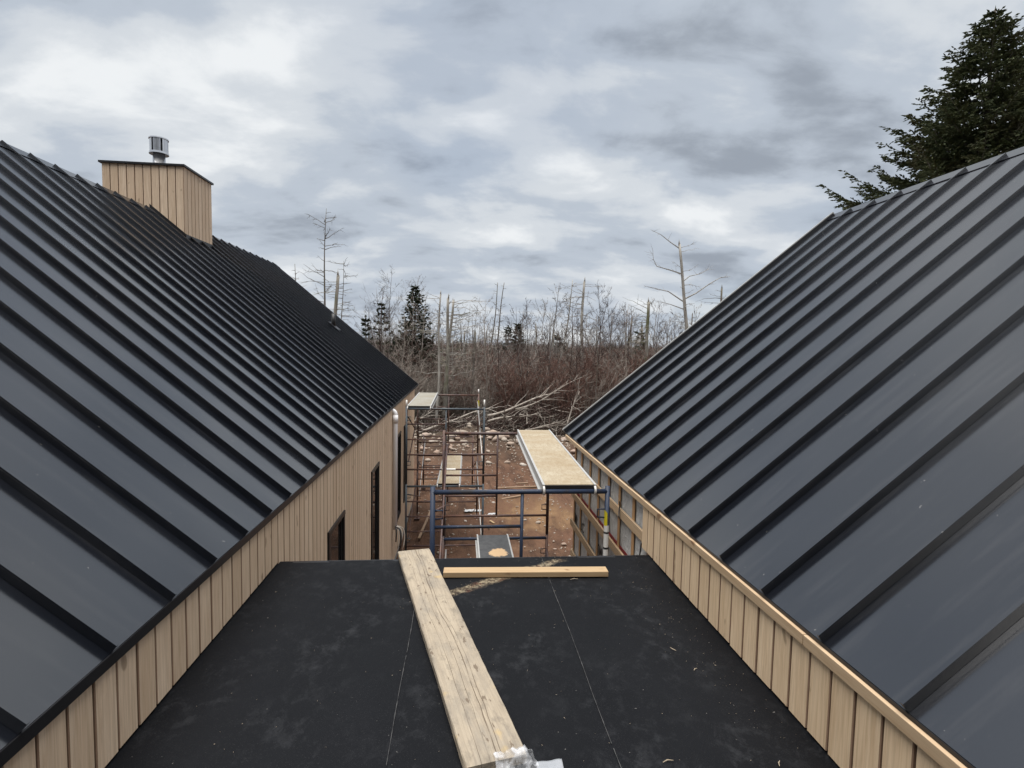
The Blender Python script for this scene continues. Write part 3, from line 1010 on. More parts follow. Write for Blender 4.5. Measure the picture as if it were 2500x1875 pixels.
# wooden trim under the eave, two lengths
for a, b_ in ((y0R, 2.005), (2.009, 7.06)):
    o = part('trim_board', MB().box(XwR - 0.021, XwR - 0.0025, a, b_, ZeR - 0.063, ZeR - 0.016), M['lumber_y'], RH)
    bevel(o, 0.0025)
# strapping: vertical battens on the wrap, horizontal ones across them
for y in (3.80, 4.335, 4.738, 5.103, 5.488, 5.868, 6.29, 6.64):
    piece_mb = MB().box(XwR + 0.034, XwR + 0.0515 - 0.012, y - 0.03, y + 0.032, 0.05, ZeR - 0.064)
    part('vertical_strap', piece_mb, M['lumber_z'], RH)
for k in range(8):
    z = Z0 - 1.435 - 0.384 * k
    part('horizontal_strap', MB().box(XwR + 0.013, XwR + 0.0335, CLAD - 0.3 if k < 9 else 4, 6.70 + 0.08 * ((k * 37) % 3) / 3, z - 0.08, z), M['lumber_y'], RH)
tt = np.linspace(0, 1, 10)
for (ya, za, yb2, zb2) in ((4.02, Z0 - 1.52, 4.06, Z0 - 1.75), (4.62, Z0 - 1.36, 4.6, Z0 - 1.5)):
    pp = np.stack([np.full(10, XwR - 0.0) + 0.01 * np.sin(tt * 5), ya + (yb2 - ya) * tt + 0.03 * np.sin(tt * 4), za + (zb2 - za) * tt], -1)
    part('loose_cable', MB().tube(pp, 0.006, 6), M['wire_black'], RH, True)

# ---- flat roof between the two houses
FR = thing('flat_roof', (0.08, 0.5, DECK - 0.3), 'black membrane flat roof between the two houses', 'flat roof')
x0, x1 = XwL - 0.03, XwR + 0.03
yA, yB = -3.2, 3.872
gxn, gyn = 40, 90
xx = np.linspace(x0, x1, gxn); yy = np.linspace(yA, yB, gyn)
X, Y = np.meshgrid(xx, yy, indexing='ij')
Zs = DECK + 0.0025 * np.sin(X * 3.1 + 1) * np.sin(Y * 2.3) + 0.0012 * np.sin(X * 9 + Y * 7) - 0.0016
i = np.arange(X.size).reshape(X.shape)
q = np.stack([i[:-1, :-1], i[1:, :-1], i[1:, 1:], i[:-1, 1:]], -1).reshape(-1, 4)
mbm = MB().add(np.stack([X, Y, Zs], -1).reshape(-1, 3), q)
part('membrane', mbm, M['deck'], FR, True)
part('edge_flashing', MB().box(x0 + 0.02, x1 - 0.02, yB - 0.02, yB + 0.012, DECK - 0.16, DECK - 0.003), M['black_trim'], FR)
part('roof_structure', MB().box(x0 + 0.04, x1 - 0.04, yA, yB - 0.021, DECK - 0.32, DECK - 0.012), M['black_trim'], FR)
part('end_wall', MB().box(x0 + 0.04, x1 - 0.04, 3.3, 3.5, -0.1, DECK - 0.321), M['back_wall'], FR)


def seam_line(x, ya, yb_):
    r = np.random.default_rng(int(abs(x) * 100))
    n = 260
    y = np.linspace(ya, yb_, n)
    c = x + 0.0022 * np.sin(y * 5) + np.cumsum(r.normal(0, 0.00025, n))
    w = np.abs(0.0011 + r.normal(0, 0.0005, n))
    z = np.interp(y, [ya, yb_], [DECK, DECK]) + 0.0045
    v = np.concatenate([np.c_[c - w, y, z], np.c_[c + w, y, z]])
    keep = r.random(n - 1) > 0.03
    q = np.array([(k, n + k, n + k + 1, k + 1) for k in range(n - 1) if keep[k]])
    part('membrane_seam', MB().add(v, q), M['seamline'], FR)


seam_line(-0.256, -2.5, 3.86)
seam_line(0.609, -2.5, 3.86)
# ------------------------------------------------------------------ things on the flat roof
dirp = np.array([0.4835, -2.0865, 0]); Lp = np.linalg.norm(dirp); dirp /= Lp
nrm = np.array([-dirp[1], dirp[0], 0]) * 1.0
cen = np.array([(-0.44 + -0.223 + 0.043 + 0.265) / 4, (3.935 + 3.954 + 1.848 + 1.912) / 4, 0])
mb = MB()
ny_ = 60; sec = [(-0.117, 0.0), (-0.1175, 0.034), (-0.1135, 0.0385), (-0.05, 0.0392), (0.0, 0.0394), (0.05, 0.039), (0.1135, 0.0385), (0.1175, 0.034), (0.117, 0.0)]
r = np.random.default_rng(9)
V = []
for k in range(ny_ + 1):
    y = -1.07 + 2.14 * k / ny_
    for (x, z) in sec:
        e = 0.0011 * math.sin(y * 7 + x * 9) + r.normal(0, 0.0005)
        pinch = 0.004 if k in (0, ny_) else 0.0
        V.append((x * (1 - pinch * 2) + e, y, z - (pinch if z > 0.02 else 0) + (r.normal(0, 0.0004) if z > 0.02 else 0)))
ns = len(sec)
q = [(k * ns + j, k * ns + j + 1, (k + 1) * ns + j + 1, (k + 1) * ns + j) for k in range(ny_) for j in range(ns - 1)]
mb.add(V, q, ngons=[list(range(ns))[::-1], [ny_ * ns + j for j in range(ns)]])
me = mb.mesh('plank', True); me.materials.append(M['plank'])
plank = link(bpy.data.objects.new('plank', me))
plank.location = (cen[0], cen[1], DECK + 0.004)
plank.rotation_euler = (0, 0, math.atan2(0.4835, 2.0865))
tag(plank, 'long weathered grey plank with cracks lying on the black flat roof', 'plank')
md = plank.modifiers.new('edge', 'EDGE_SPLIT'); md.split_angle = math.radians(40)

mb = MB().box(-0.562, 0.562, -0.0445, 0.0445, 0, 0.038)
me = mb.mesh('lumber_piece'); me.materials.append(M['lumber_x'])
lum = link(bpy.data.objects.new('lumber_piece', me)); lum.location = (0.465, 3.556, DECK + 0.004); lum.rotation_euler = (0, 0, -0.035)
bevel(lum, 0.004, 2)
tag(lum, 'short yellow piece of fresh lumber lying across the far end of the flat roof', 'lumber')

# crumpled clear film over the near end of the plank
r = np.random.default_rng(21)
nu, nv = 60, 44
U, W = np.meshgrid(np.linspace(0, 1, nu), np.linspace(0, 1, nv), indexing='ij')
X = 0.15 + 0.155 * U + 0.012 * np.sin(W * 5); Y = 1.70 + 0.235 * W + 0.03 * U
hem = 1.876 + 0.055 * np.clip((X - 0.10) / 0.2, 0, 1) + 0.006 * np.sin(U * 17) + 0.004 * np.sin(U * 41)
Y = np.minimum(Y, hem)
dd = (X - cen[0]) * nrm[0] + (Y - cen[1]) * nrm[1]; al = (X - cen[0]) * dirp[0] + (Y - cen[1]) * dirp[1]
on = np.clip((0.140 - np.abs(dd)) / 0.022, 0, 1) * np.clip((1.084 - al) / 0.012, 0, 1)
Zp = DECK + 0.009 + on * 0.0385
tri = lambda v: 2 * np.abs(v - np.floor(v + 0.5))
Zp += (1 - 0.75 * on) * (0.020 * tri(U * 3.1 + W * 1.3 + .2) * tri(W * 2.2 - U * 0.7) + 0.008 * tri(U * 7 - W * 4)) + on * 0.0035 * tri(U * 5 + W * 6)
i = np.arange(U.size).reshape(U.shape)
q = np.stack([i[:-1, :-1], i[1:, :-1], i[1:, 1:], i[:-1, 1:]], -1).reshape(-1, 4)
film = solo('plastic_sheet', MB().add(np.stack([X, Y, Zp], -1).reshape(-1, 3), q), M['plastic'], (0.28, 1.8, DECK), 'crumpled clear plastic film over the near end of the plank', 'plastic sheet', smooth=True)
film.modifiers.new('thick', 'SOLIDIFY').thickness = 0.0006
U, W = np.meshgrid(np.linspace(0, 1, 22), np.linspace(0, 1, 6), indexing='ij')
X = 0.30 + 0.10 * U; Y = 1.845 + 0.05 * W + 0.002 * np.sin(U * 9) + 0.004 * U
Zp = DECK + 0.006 + 0.003 * np.sin(U * 3.0) + 0.002 * np.sin(W * 3 + U * 5)
i = np.arange(U.size).reshape(U.shape)
q = np.stack([i[:-1, :-1], i[1:, :-1], i[1:, 1:], i[:-1, 1:]], -1).reshape(-1, 4)
strip = solo('white_strip', MB().add(np.stack([X, Y, Zp], -1).reshape(-1, 3), q), M['pale_film'], (0.36, 1.88, DECK), 'white curled strip lying beside the near end of the plank', 'strip', smooth=True)
strip.modifiers.new('thick', 'SOLIDIFY').thickness = 0.001

# wood flakes and grit on the membrane
r = np.random.default_rng(4)
n = 420
cxx = np.concatenate([r.uniform(-1.15, 1.38, 200), r.normal(0.33, 0.30, 120), r.normal(1.25, 0.08, 100)])
cyy = np.concatenate([r.uniform(1.0, 3.84, 200), np.zeros(120), r.uniform(1.2, 3.7, 100)])
cyy[200:320] = 3.56 + (cxx[200:320] - 0.33) * 0.62 + r.normal(0, 0.06, 120)
cxx = np.clip(cxx, -1.2, 1.38); cyy = np.clip(cyy, 0.9, 3.85)
ln = r.uniform(0.0007, 0.0024, n) * np.where(r.random(n) < 0.05, 2.0, 1); a = r.uniform(0, 6.28, n)
da = np.stack([np.cos(a), np.sin(a), r.normal(0, .1, n)], -1) * ln[:, None]
cc = np.stack([cxx, cyy, np.full(n, DECK + 0.006)], -1)
solo('wood_flakes', MB().twigs(cc - da, cc + da, 0.0009, 0.0006), M['chip'], (0, 2.4, DECK), 'pale sawdust and wood flakes scattered over the black flat roof', 'debris', kind='stuff')
for (x, y, l, a, lab) in ((1.12, 2.60, 0.03, 2.2, 'pale wood sliver near the right edge of the flat roof, farther one'), (1.16, 2.42, 0.022, 0.6, 'tiny curled wood shaving beside the right edge of the flat roof'),
                          (0.80, 1.86, 0.036, 0.1, 'thin wood sliver lying on the flat roof right of the plank'), (1.22, 1.82, 0.024, 1.0, 'small bent wood chip at the near right of the flat roof'), (0.78, 3.46, 0.045, 0.0, 'splinter just below the yellow lumber piece')):
    c = np.array([x, y, DECK + 0.008]); l *= 0.6; d = np.array([math.cos(a), math.sin(a), 0.05]) * l
    e = np.array([-math.sin(a), math.cos(a), 0.3]) * l * 0.25
    solo('wood_sliver', MB().tube([c - d, c + e, c + d], [0.0012, 0.0024, 0.001], 5), M['chip'], tuple(c), lab, 'wood chip', 'wood slivers on the flat roof')

# ------------------------------------------------------------------ scaffolding
def scaffold_frame(root, xl, y, ztop, mats, w=1.524, h=1.524, rung_left=True, pins=True):
    top, post, rung = mats
    R = 0.0215
    fr = part('frame', MB().tube([(xl, y, ztop), (xl + w, y, ztop)], R, 10), top, root, True)
    for x in (xl, xl + w):
        part('post', MB().tube([(x, y, ztop - h + 0.03), (x, y, ztop + 0.045)], R * 1.02, 10), post, fr, True)
    xm = xl + w * 0.505
    part('inner_post', MB().tube([(xm, y, ztop - 0.015), (xm, y, ztop - 1.20)], R * 0.72, 8), post, fr, True)
    for dz in (0.305, 0.61, 0.915):
        part('rung', MB().tube([(xl + 0.015, y, ztop - dz), (xm - 0.01, y, ztop - dz)], R * 0.66, 8), rung, fr, True)
    part('lower_bar', MB().tube([(xl + 0.015, y, ztop - 1.21), (xl + w - 0.015, y, ztop - 1.21)], R * 0.8, 8), rung, fr, True)
    for x, s in ((xl, 1), (xl + w, -1)):
        for dz in (0.16, 1.05):
            lk = MB()
            lk.tube([(x + s * 0.015, y, ztop - dz), (x + s * 0.085, y, ztop - dz), (x + s * 0.085, y, ztop - dz - 0.07), (x + s * 0.015, y, ztop - dz - 0.075)], 0.008, 6)
            part('brace_lock', lk, post, fr, True)
    return fr


def cross_brace(root, x, y0, y1, ztop, mat, dx=0.0):
    a = MB().tube([(x, y0, ztop - 0.16), (x + dx, y1, ztop - 1.05)], 0.0125, 6)
    b = MB().tube([(x + 0.014, y0, ztop - 1.05), (x + dx + 0.014, y1, ztop - 0.16)], 0.0125, 6)
    part('cross_brace', a, mat, root, True); part('cross_brace', b, mat, root, True)


def scaffold_plank(xc0, xc1, y0, y1, z, mat, label, wid=0.47, loc_bias=0.0):
    """deck between two bearers; xc0 centre at y0, xc1 centre at y1"""
    o = bpy.data.objects.new('scaffold_plank', None); o.empty_display_size = 0.2
    o.location = (xc0, y0, z); link(o)
    tag(o, label, 'scaffold plank', 'aluminium and plywood scaffold planks')
    L = y1 - y0; k = (xc1 - xc0) / L

    def sh(x, y): return (x + k * y, y)
    def loc_part(nm, boxes, mt, bv=0.0):
        mb = MB()
        for b in boxes: mb.box(*b)
        for v in mb.v: v[:, 0] += k * v[:, 1]
        me = mb.mesh(nm); me.materials.append(mt)
        c = link(bpy.data.objects.new(nm, me), o)
        if bv: bevel(c, bv)
        return c
    hw_ = wid / 2
    n_sheet = 2
    loc_part('deck_board', [(-hw_ + 0.02, hw_ - 0.02, 0.01, L - 0.01, 0.012, 0.026)], mat)
    for s in (-1, 1):
        xa, xb_ = (s * hw_ - 0.02 * (s > 0), s * hw_ + 0.02 * (s < 0))
        loc_part('side_rail', [(xa, xb_, -0.01, L + 0.01, -0.055, 0.031), (xa + s * 0.022 if s > 0 else xa - 0.022, xb_ + 0.012 * s, 0.0, L, -0.055, -0.046)], M['alu'])
    loc_part('end_bar', [(-hw_ + 0.021, hw_ - 0.021, -0.006, 0.009, -0.02, 0.02)], M['black_trim'])
    loc_part('end_bar', [(-hw_ + 0.021, hw_ - 0.021, L - 0.009, L + 0.006, -0.02, 0.02)], M['alu'])
    for s in (-1, 1):
        for ye, sg in ((0.0, -1), (L, 1)):
            mb = MB(); x = s * (hw_ - 0.012)
            th = np.linspace(0, math.pi, 8)
            pth = [(x, ye - sg * 0.06, 0.012)] + [(x, ye + sg * (0.004 + 0.03 * math.sin(t_)), -0.022 + 0.032 * math.cos(t_)) for t_ in th]
            for v in (MB().tube(pth, 0.011, 6),):
                for vv in v.v: vv[:, 0] += k * vv[:, 1]
                me = v.mesh('hook', True); me.materials.append(M['hook'])
                link(bpy.data.objects.new('hook', me), o)
    return o


# near scaffold
ZT = Z0 - 1.245
NS = thing('scaffold', (0.55, 6.1, 0.05), 'blue and rusty tube scaffold just beyond the flat roof edge', 'scaffold', 'tube scaffolds in the yard')
Y1, Y2 = 4.55, 7.68
xl1, xl2 = -0.222, -0.222
f_top1 = scaffold_frame(NS, xl1, Y1, ZT, (M['tube_blue'], M['tube_blue'], M['tube_blue']))
f_top2 = scaffold_frame(NS, xl2, Y2, ZT, (M['tube_rust'], M['tube_rust'], M['tube_rust']))
scaffold_frame(NS, xl1, Y1, ZT - 1.55, (M['tube_blue'], M['tube_blue'], M['tube_blue']))
scaffold_frame(NS, xl2, Y2, ZT - 1.55, (M['tube_blue'], M['tube_rust'], M['tube_rust']))
for lv in (0, 1):
    cross_brace(NS, xl1 + 0.03, Y1, Y2, ZT - 1.55 * lv, M['tube_rust'] if lv == 0 else M['brace'])
    if lv: cross_brace(NS, xl1 + 1.50, Y1, Y2, ZT - 1.55 * lv, M['tube_rust'])
# stickers on the near right post
xp = xl1 + 1.524
th = np.linspace(math.pi * 0.95, math.pi * 1.5, 6)
ring = np.stack([xp + 0.0228 * np.cos(th), Y1 + 0.0228 * np.sin(th)], -1)
part('sticker', MB().add(np.concatenate([np.c_[ring, np.full(6, ZT - 0.305)], np.c_[ring, np.linspace(ZT - 0.15, ZT - 0.19, 6)]]), [(k, k + 1, k + 7, k + 6) for k in range(5)]), M['yellow'], NS, True, label='yellow tape on the near right post')
part('sticker', MB().tube([(xp, Y1, ZT - 0.62), (xp, Y1, ZT - 0.303)], 0.0231, 12, cap=False), M['white_sticker'], NS, True, label='white label on the near right post')
for dz in (0.36, 0.42, 0.50, 0.56):
    part('sticker_print', MB().tube([(xp, Y1, ZT - dz - 0.018), (xp, Y1, ZT - dz)], 0.0234, 12, cap=False), M['black_ink'], NS, True) if dz in (0.36, 0.50) else None
for y in (Y1, Y2):
    for x in (xl1, xl1 + 1.524):
        part('base_plate', MB().box(x - 0.07, x + 0.07, y - 0.07, y + 0.07, 0.045, 0.056).tube([(x, y, 0.055), (x, y, 0.2)], 0.015, 6), M['tube_rust'], NS)
scaffold_plank(0.962, 1.068, Y1 + 0.005, Y2 - 0.005, ZT + 0.032, M['ply'], 'wide plywood-topped scaffold plank leading from the blue near frame towards the yard', 0.478)
scaffold_plank(0.494, 0.497, Y1 + 0.005, Y2 - 0.005, ZT - 1.55 + 0.032, M['phenolic'], 'low black scaffold plank with a tan worn patch', 0.46)

# far scaffold along the left house
FS = thing('scaffold', (-0.28, 13.6, 0.05), 'dark tube scaffold of three frames along the wall of the left house', 'scaffold', 'tube scaffolds in the yard')
YT = (10.62, 13.68, 16.7)
xt = (-1.043, -1.058, -1.11)
ZF = Z0 - 1.235
for lv in (0, 1):
    scaffold_frame(FS, xt[0], YT[0], ZF - 1.55 * lv, (M['tube_grey'], M['tube_grey'], M['tube_rust']))
    scaffold_frame(FS, xt[1], YT[1], ZF - 1.55 * lv, (M['tube_rust'], M['tube_rust'], M['tube_rust']))
scaffold_frame(FS, xt[2], YT[2], ZF - 1.57, (M['tube_rust'], M['tube_rust'], M['tube_rust']))
for lv in (0, 1):
    for s in (0.03, 1.49):
        cross_brace(FS, xt[0] + s, YT[0], YT[1], ZF - 1.55 * lv, M['brace'] if s > 1 else M['tube_rust'], xt[1] - xt[0])
for s in (0.03, 1.49):
    cross_brace(FS, xt[1] + s, YT[1], YT[2], ZF - 1.56, M['tube_rust'] if s > 1 else M['brace'], xt[2] - xt[1])
for x, zt_ in ((xt[1] + 1.524, ZF + 0.16), (xt[0] + 1.524, ZF + 0.19), (xt[0], ZF + 0.17)):
    yy_ = YT[1] if x == xt[1] + 1.524 else YT[0]
    part('coupling_pin', MB().tube([(x, yy_, ZF + 0.03), (x, yy_, zt_)], 0.017, 8), M['hook'], FS, True)
xp = xt[1] + 1.524
part('sticker', MB().tube([(xp, YT[1], ZF - 0.28), (xp, YT[1], ZF - 0.13)], 0.0235, 10, cap=False), M['yellow'], FS, True, label='yellow tape on the farther right post')
part('sticker', MB().tube([(xp, YT[1], ZF - 0.46), (xp, YT[1], ZF - 0.283)], 0.0234, 10, cap=False), M['white_sticker'], FS, True, label='white label on the farther right post')
part('tape_wrap', MB().tube([(xt[0] + 0.70, YT[0], ZF - 1.21), (xt[0] + 0.97, YT[0], ZF - 1.21)], 0.021, 10, cap=False), M['white_sticker'], FS, True)
for y, x in zip(YT, xt):
    for xx_ in (x, x + 1.524):
        part('base_plate', MB().box(xx_ - 0.07, xx_ + 0.07, y - 0.07, y + 0.07, 0.03, 0.042).tube([(xx_, y, 0.04), (xx_, y, 0.22)], 0.015, 6), M['tube_rust'], FS)
scaffold_plank(-0.80, -0.80, YT[0], YT[1], ZF + 0.032, M['ply_grey'], 'grey scaffold plank on top of the far scaffold under the roof corner', 0.47)
scaffold_plank(-0.21, -0.165, YT[0], YT[1], ZF - 1.55 + 0.032, M['ply'], 'pale plywood scaffold plank low inside the far scaffold', 0.46)
# ------------------------------------------------------------------ stones, scraps and boards in the yard
def rock_mesh(seed, flat):
    r = np.random.default_rng(seed)
    import bmesh
    bm = bmesh.new()
    bmesh.ops.create_icosphere(bm, subdivisions=2, radius=1.0)
    ph = r.uniform(0, 6.28, 6)
    pl = r.normal(0, 1, (7, 3)); pl /= np.linalg.norm(pl, axis=1)[:, None]
    for v in bm.verts:
        p = np.array(v.co)
        f = 1 + 0.13 * math.sin(2.3 * p[0] + ph[0]) * math.cos(2.1 * p[1] + ph[1]) + 0.10 * math.sin(3.3 * p[2] + 2 * p[0] + ph[2])
        p = p * f
        for n_ in pl:
            d = p @ n_
            if d > 0.72: p = p - n_ * (d - 0.72) * 0.8
        v.co = (p[0] * 1.15, p[1] * 0.9, p[2] * flat)
    me = bpy.data.meshes.new('stone'); bm.to_mesh(me); bm.free()
    me.polygons.foreach_set('use_smooth', np.ones(len(me.polygons), bool))
    me.materials.append(M['rock'])
    return me


ROCKS = [rock_mesh(s, f) for s, f in ((1, .62), (2, .75), (3, .55), (4, .8), (5, .66), (6, .7))]


def stone(x, y, size, k, label, group, sink=0.25):
    o = bpy.data.objects.new('stone', ROCKS[k % 6]); link(o)
    s = size * 0.5
    o.scale = (s, s * 0.95, s)
    o.rotation_euler = (random.uniform(-.3, .3), random.uniform(-.3, .3), random.uniform(0, 6.28))
    o.location = (x, y, float(terrain_z(x, y)) + s * (0.6 - sink))
    tag(o, label, 'stone', group)
    return o


stone(0.17, 23.6, 0.52, 0, 'large reddish boulder in the stone bank behind the far scaffold', 'stones on the bank')
stone(1.46, 23.4, 0.46, 1, 'pale round boulder in the stone bank left of the long scaffold plank', 'stones on the bank')
stone(2.06, 23.9, 0.50, 2, 'flat pale slab of stone on top of the bank left of the long scaffold plank', 'stones on the bank')
stone(1.75, 23.1, 0.46, 3, 'tilted pale stone standing in the middle of the bank', 'stones on the bank')
stone(2.15, 22.4, 0.32, 4, 'pinkish round stone low on the bank left of the long scaffold plank', 'stones on the bank')
stone(4.75, 23.6, 0.42, 5, 'pale stone beside the far corner of the right roof', 'stones on the bank')
stone(-0.4, 23.3, 0.5, 3, 'grey boulder in the bank seen through the far scaffold', 'stones on the bank')
stone(1.12, 20.2, 0.26, 2, 'flat pale stone on the dirt at the foot of the bank, left of two', 'stones in the yard')
stone(1.82, 20.3, 0.28, 0, 'oval tan stone on the dirt at the foot of the bank', 'stones in the yard')
stone(2.4, 19.9, 0.26, 4, 'pale broken stone on the dirt beside the long scaffold plank', 'stones in the yard')
stone(2.38, 11.7, 0.11, 1, 'lone round stone on the dirt near the right house wall', 'stones in the yard')
stone(2.02, 13.3, 0.14, 5, 'pale stone on the dirt beside the rusty right post', 'stones in the yard')
stone(-1.2, 20.5, 0.22, 3, 'small pale stone on the dirt behind the far scaffold', 'stones in the yard')
r = np.random.default_rng(31)
for k in range(150):
    y = r.triangular(21.2, 23.6, 25.6); x = r.uniform(-3.2, 6.6)
    stone(x, y, float(r.choice([.1, .13, .16, .2, .26, .34], p=[.12, .2, .24, .2, .15, .09])), k, 'one of many field stones heaped on the dirt bank below the brush', 'field stones of the bank')
for k in range(46):
    y = r.uniform(9.5, 20.5); x = r.uniform(-1.2, 3.6) if k % 3 else r.uniform(-1.1, -0.3)
    stone(x, y, float(r.uniform(.035, .11)), k, 'one of the small loose stones strewn over the brown dirt', 'loose small stones in the yard')
# crumbs of gravel
n = 2600
gy_ = np.concatenate([r.uniform(8, 21, n // 2), r.triangular(20.5, 23.2, 26, n - n // 2)]); gx_ = np.concatenate([r.uniform(-1.2, 5, n // 2), r.uniform(-3.5, 7, n - n // 2)])
sz = r.uniform(.008, .035, n) * np.where(gy_ > 21, 1.5, 1.0)
gz_ = terrain_z(gx_, gy_) + sz * 0.4
oc = np.array([(1, 0, 0), (-1, 0, 0), (0, 1, 0), (0, -1, 0), (0, 0, .8), (0, 0, -.8)], float)
V = (np.stack([gx_, gy_, gz_], -1)[:, None, :] + sz[:, None, None] * (oc[None] * r.uniform(.6, 1.3, (n, 6, 1)))).reshape(-1, 3)
ft = np.array([(0, 2, 4), (2, 1, 4), (1, 3, 4), (3, 0, 4), (2, 0, 5), (1, 2, 5), (3, 1, 5), (0, 3, 5)])
solo('gravel', MB().add(V, tris=(np.arange(n)[:, None, None] * 6 + ft[None]).reshape(-1, 3)), M['rock'], (1, 15, 0), 'gravel and crumbs of stone in the dirt', 'gravel', kind='stuff')


def ground_board(a, b, w, h, mat, label, name='board'):
    a = np.array(a, float); b = np.array(b, float)
    d = b - a; L_ = np.linalg.norm(d); c = (a + b) / 2
    me = MB().box(-L_ / 2, L_ / 2, -w / 2, w / 2, 0, h).mesh(name); me.materials.append(mat)
    o = link(bpy.data.objects.new(name, me))
    o.location = (c[0], c[1], float(terrain_z(c[0], c[1])) + 0.012)
    o.rotation_euler = (0, 0, math.atan2(d[1], d[0]))
    bevel(o, min(w, h) * 0.12)
    tag(o, label, 'board', 'boards left on the dirt')
    return o


M['old_wood'] = mat_lumber('dull_old_lumber', (0.30, 0.21, 0.14), (0.20, 0.135, 0.09), 0)
ground_board((1.19, 16.75), (3.0, 16.95), 0.09, 0.04, M['old_wood'], 'long thin board on the dirt running under the long scaffold plank')
ground_board((1.25, 15.38), (1.95, 15.78), 0.07, 0.04, M['old_wood'], 'short stick of lumber lying askew on the dirt right of the rusty frame')
ground_board((1.87, 17.3), (2.27, 17.38), 0.08, 0.03, M['old_wood'], 'short dark board on the dirt just beyond the long thin board')
ground_board((0.30, 16.3), (1.1, 16.1), 0.08, 0.04, M['old_wood'], 'dull board on the dirt seen between the scaffold rungs')
ground_board((0.80, 13.42), (0.89, 13.2), 0.05, 0.02, M['lumber_x'], 'small pale offcut on the dirt inside the near scaffold')
ground_board((-0.9, 12.2), (-0.72, 14.6), 0.06, 0.03, M['old_wood'], 'narrow strip of wood on the ground along the left house wall')


def scrap(x, y, s, seed, label):
    r = np.random.default_rng(seed)
    U, W = np.meshgrid(np.linspace(-1, 1, 7), np.linspace(-1, 1, 6), indexing='ij')
    Z = 0.25 * np.abs(np.sin(U * 3 + r.uniform(0, 6)) * np.cos(W * 2.4 + r.uniform(0, 6))) + 0.05
    i = np.arange(U.size).reshape(U.shape)
    q = np.stack([i[:-1, :-1], i[1:, :-1], i[1:, 1:], i[:-1, 1:]], -1).reshape(-1, 4)
    V = np.stack([x + s * (U + 0.2 * np.sin(W * 3)), y + s * 0.8 * (W + 0.15 * U), float(terrain_z(x, y)) + s * Z + 0.01], -1).reshape(-1, 3)
    o = solo('crumpled_scrap', MB().add(V, q), M['scrap_white'], (x, y, 0), label, 'scrap', 'white scraps on the dirt')
    o.modifiers.new('thick', 'SOLIDIFY').thickness = 0.006


scrap(0.88, 14.1, 0.10, 1, 'white crumpled scrap on the dirt beside the middle rusty post')
scrap(0.28, 14.25, 0.12, 2, 'white torn scrap on the dirt between the scaffold rungs, left one')
scrap(0.52, 14.3, 0.09, 3, 'white torn scrap on the dirt between the scaffold rungs, right one')

# ------------------------------------------------------------------ dead trees, bare trees, spruces
def unit(v): return v / (np.linalg.norm(v, axis=-1, keepdims=True) + 1e-9)


def ground_base(top, low):
    """extend the trunk line top->low to the terrain"""
    top = np.array(top, float); low = np.array(low, float)
    d = low - top; d /= -d[2]
    d[0] = np.clip(d[0], -0.22, 0.22)
    g = float(terrain_z(low[0], low[1]))
    return top + d * (top[2] - g)


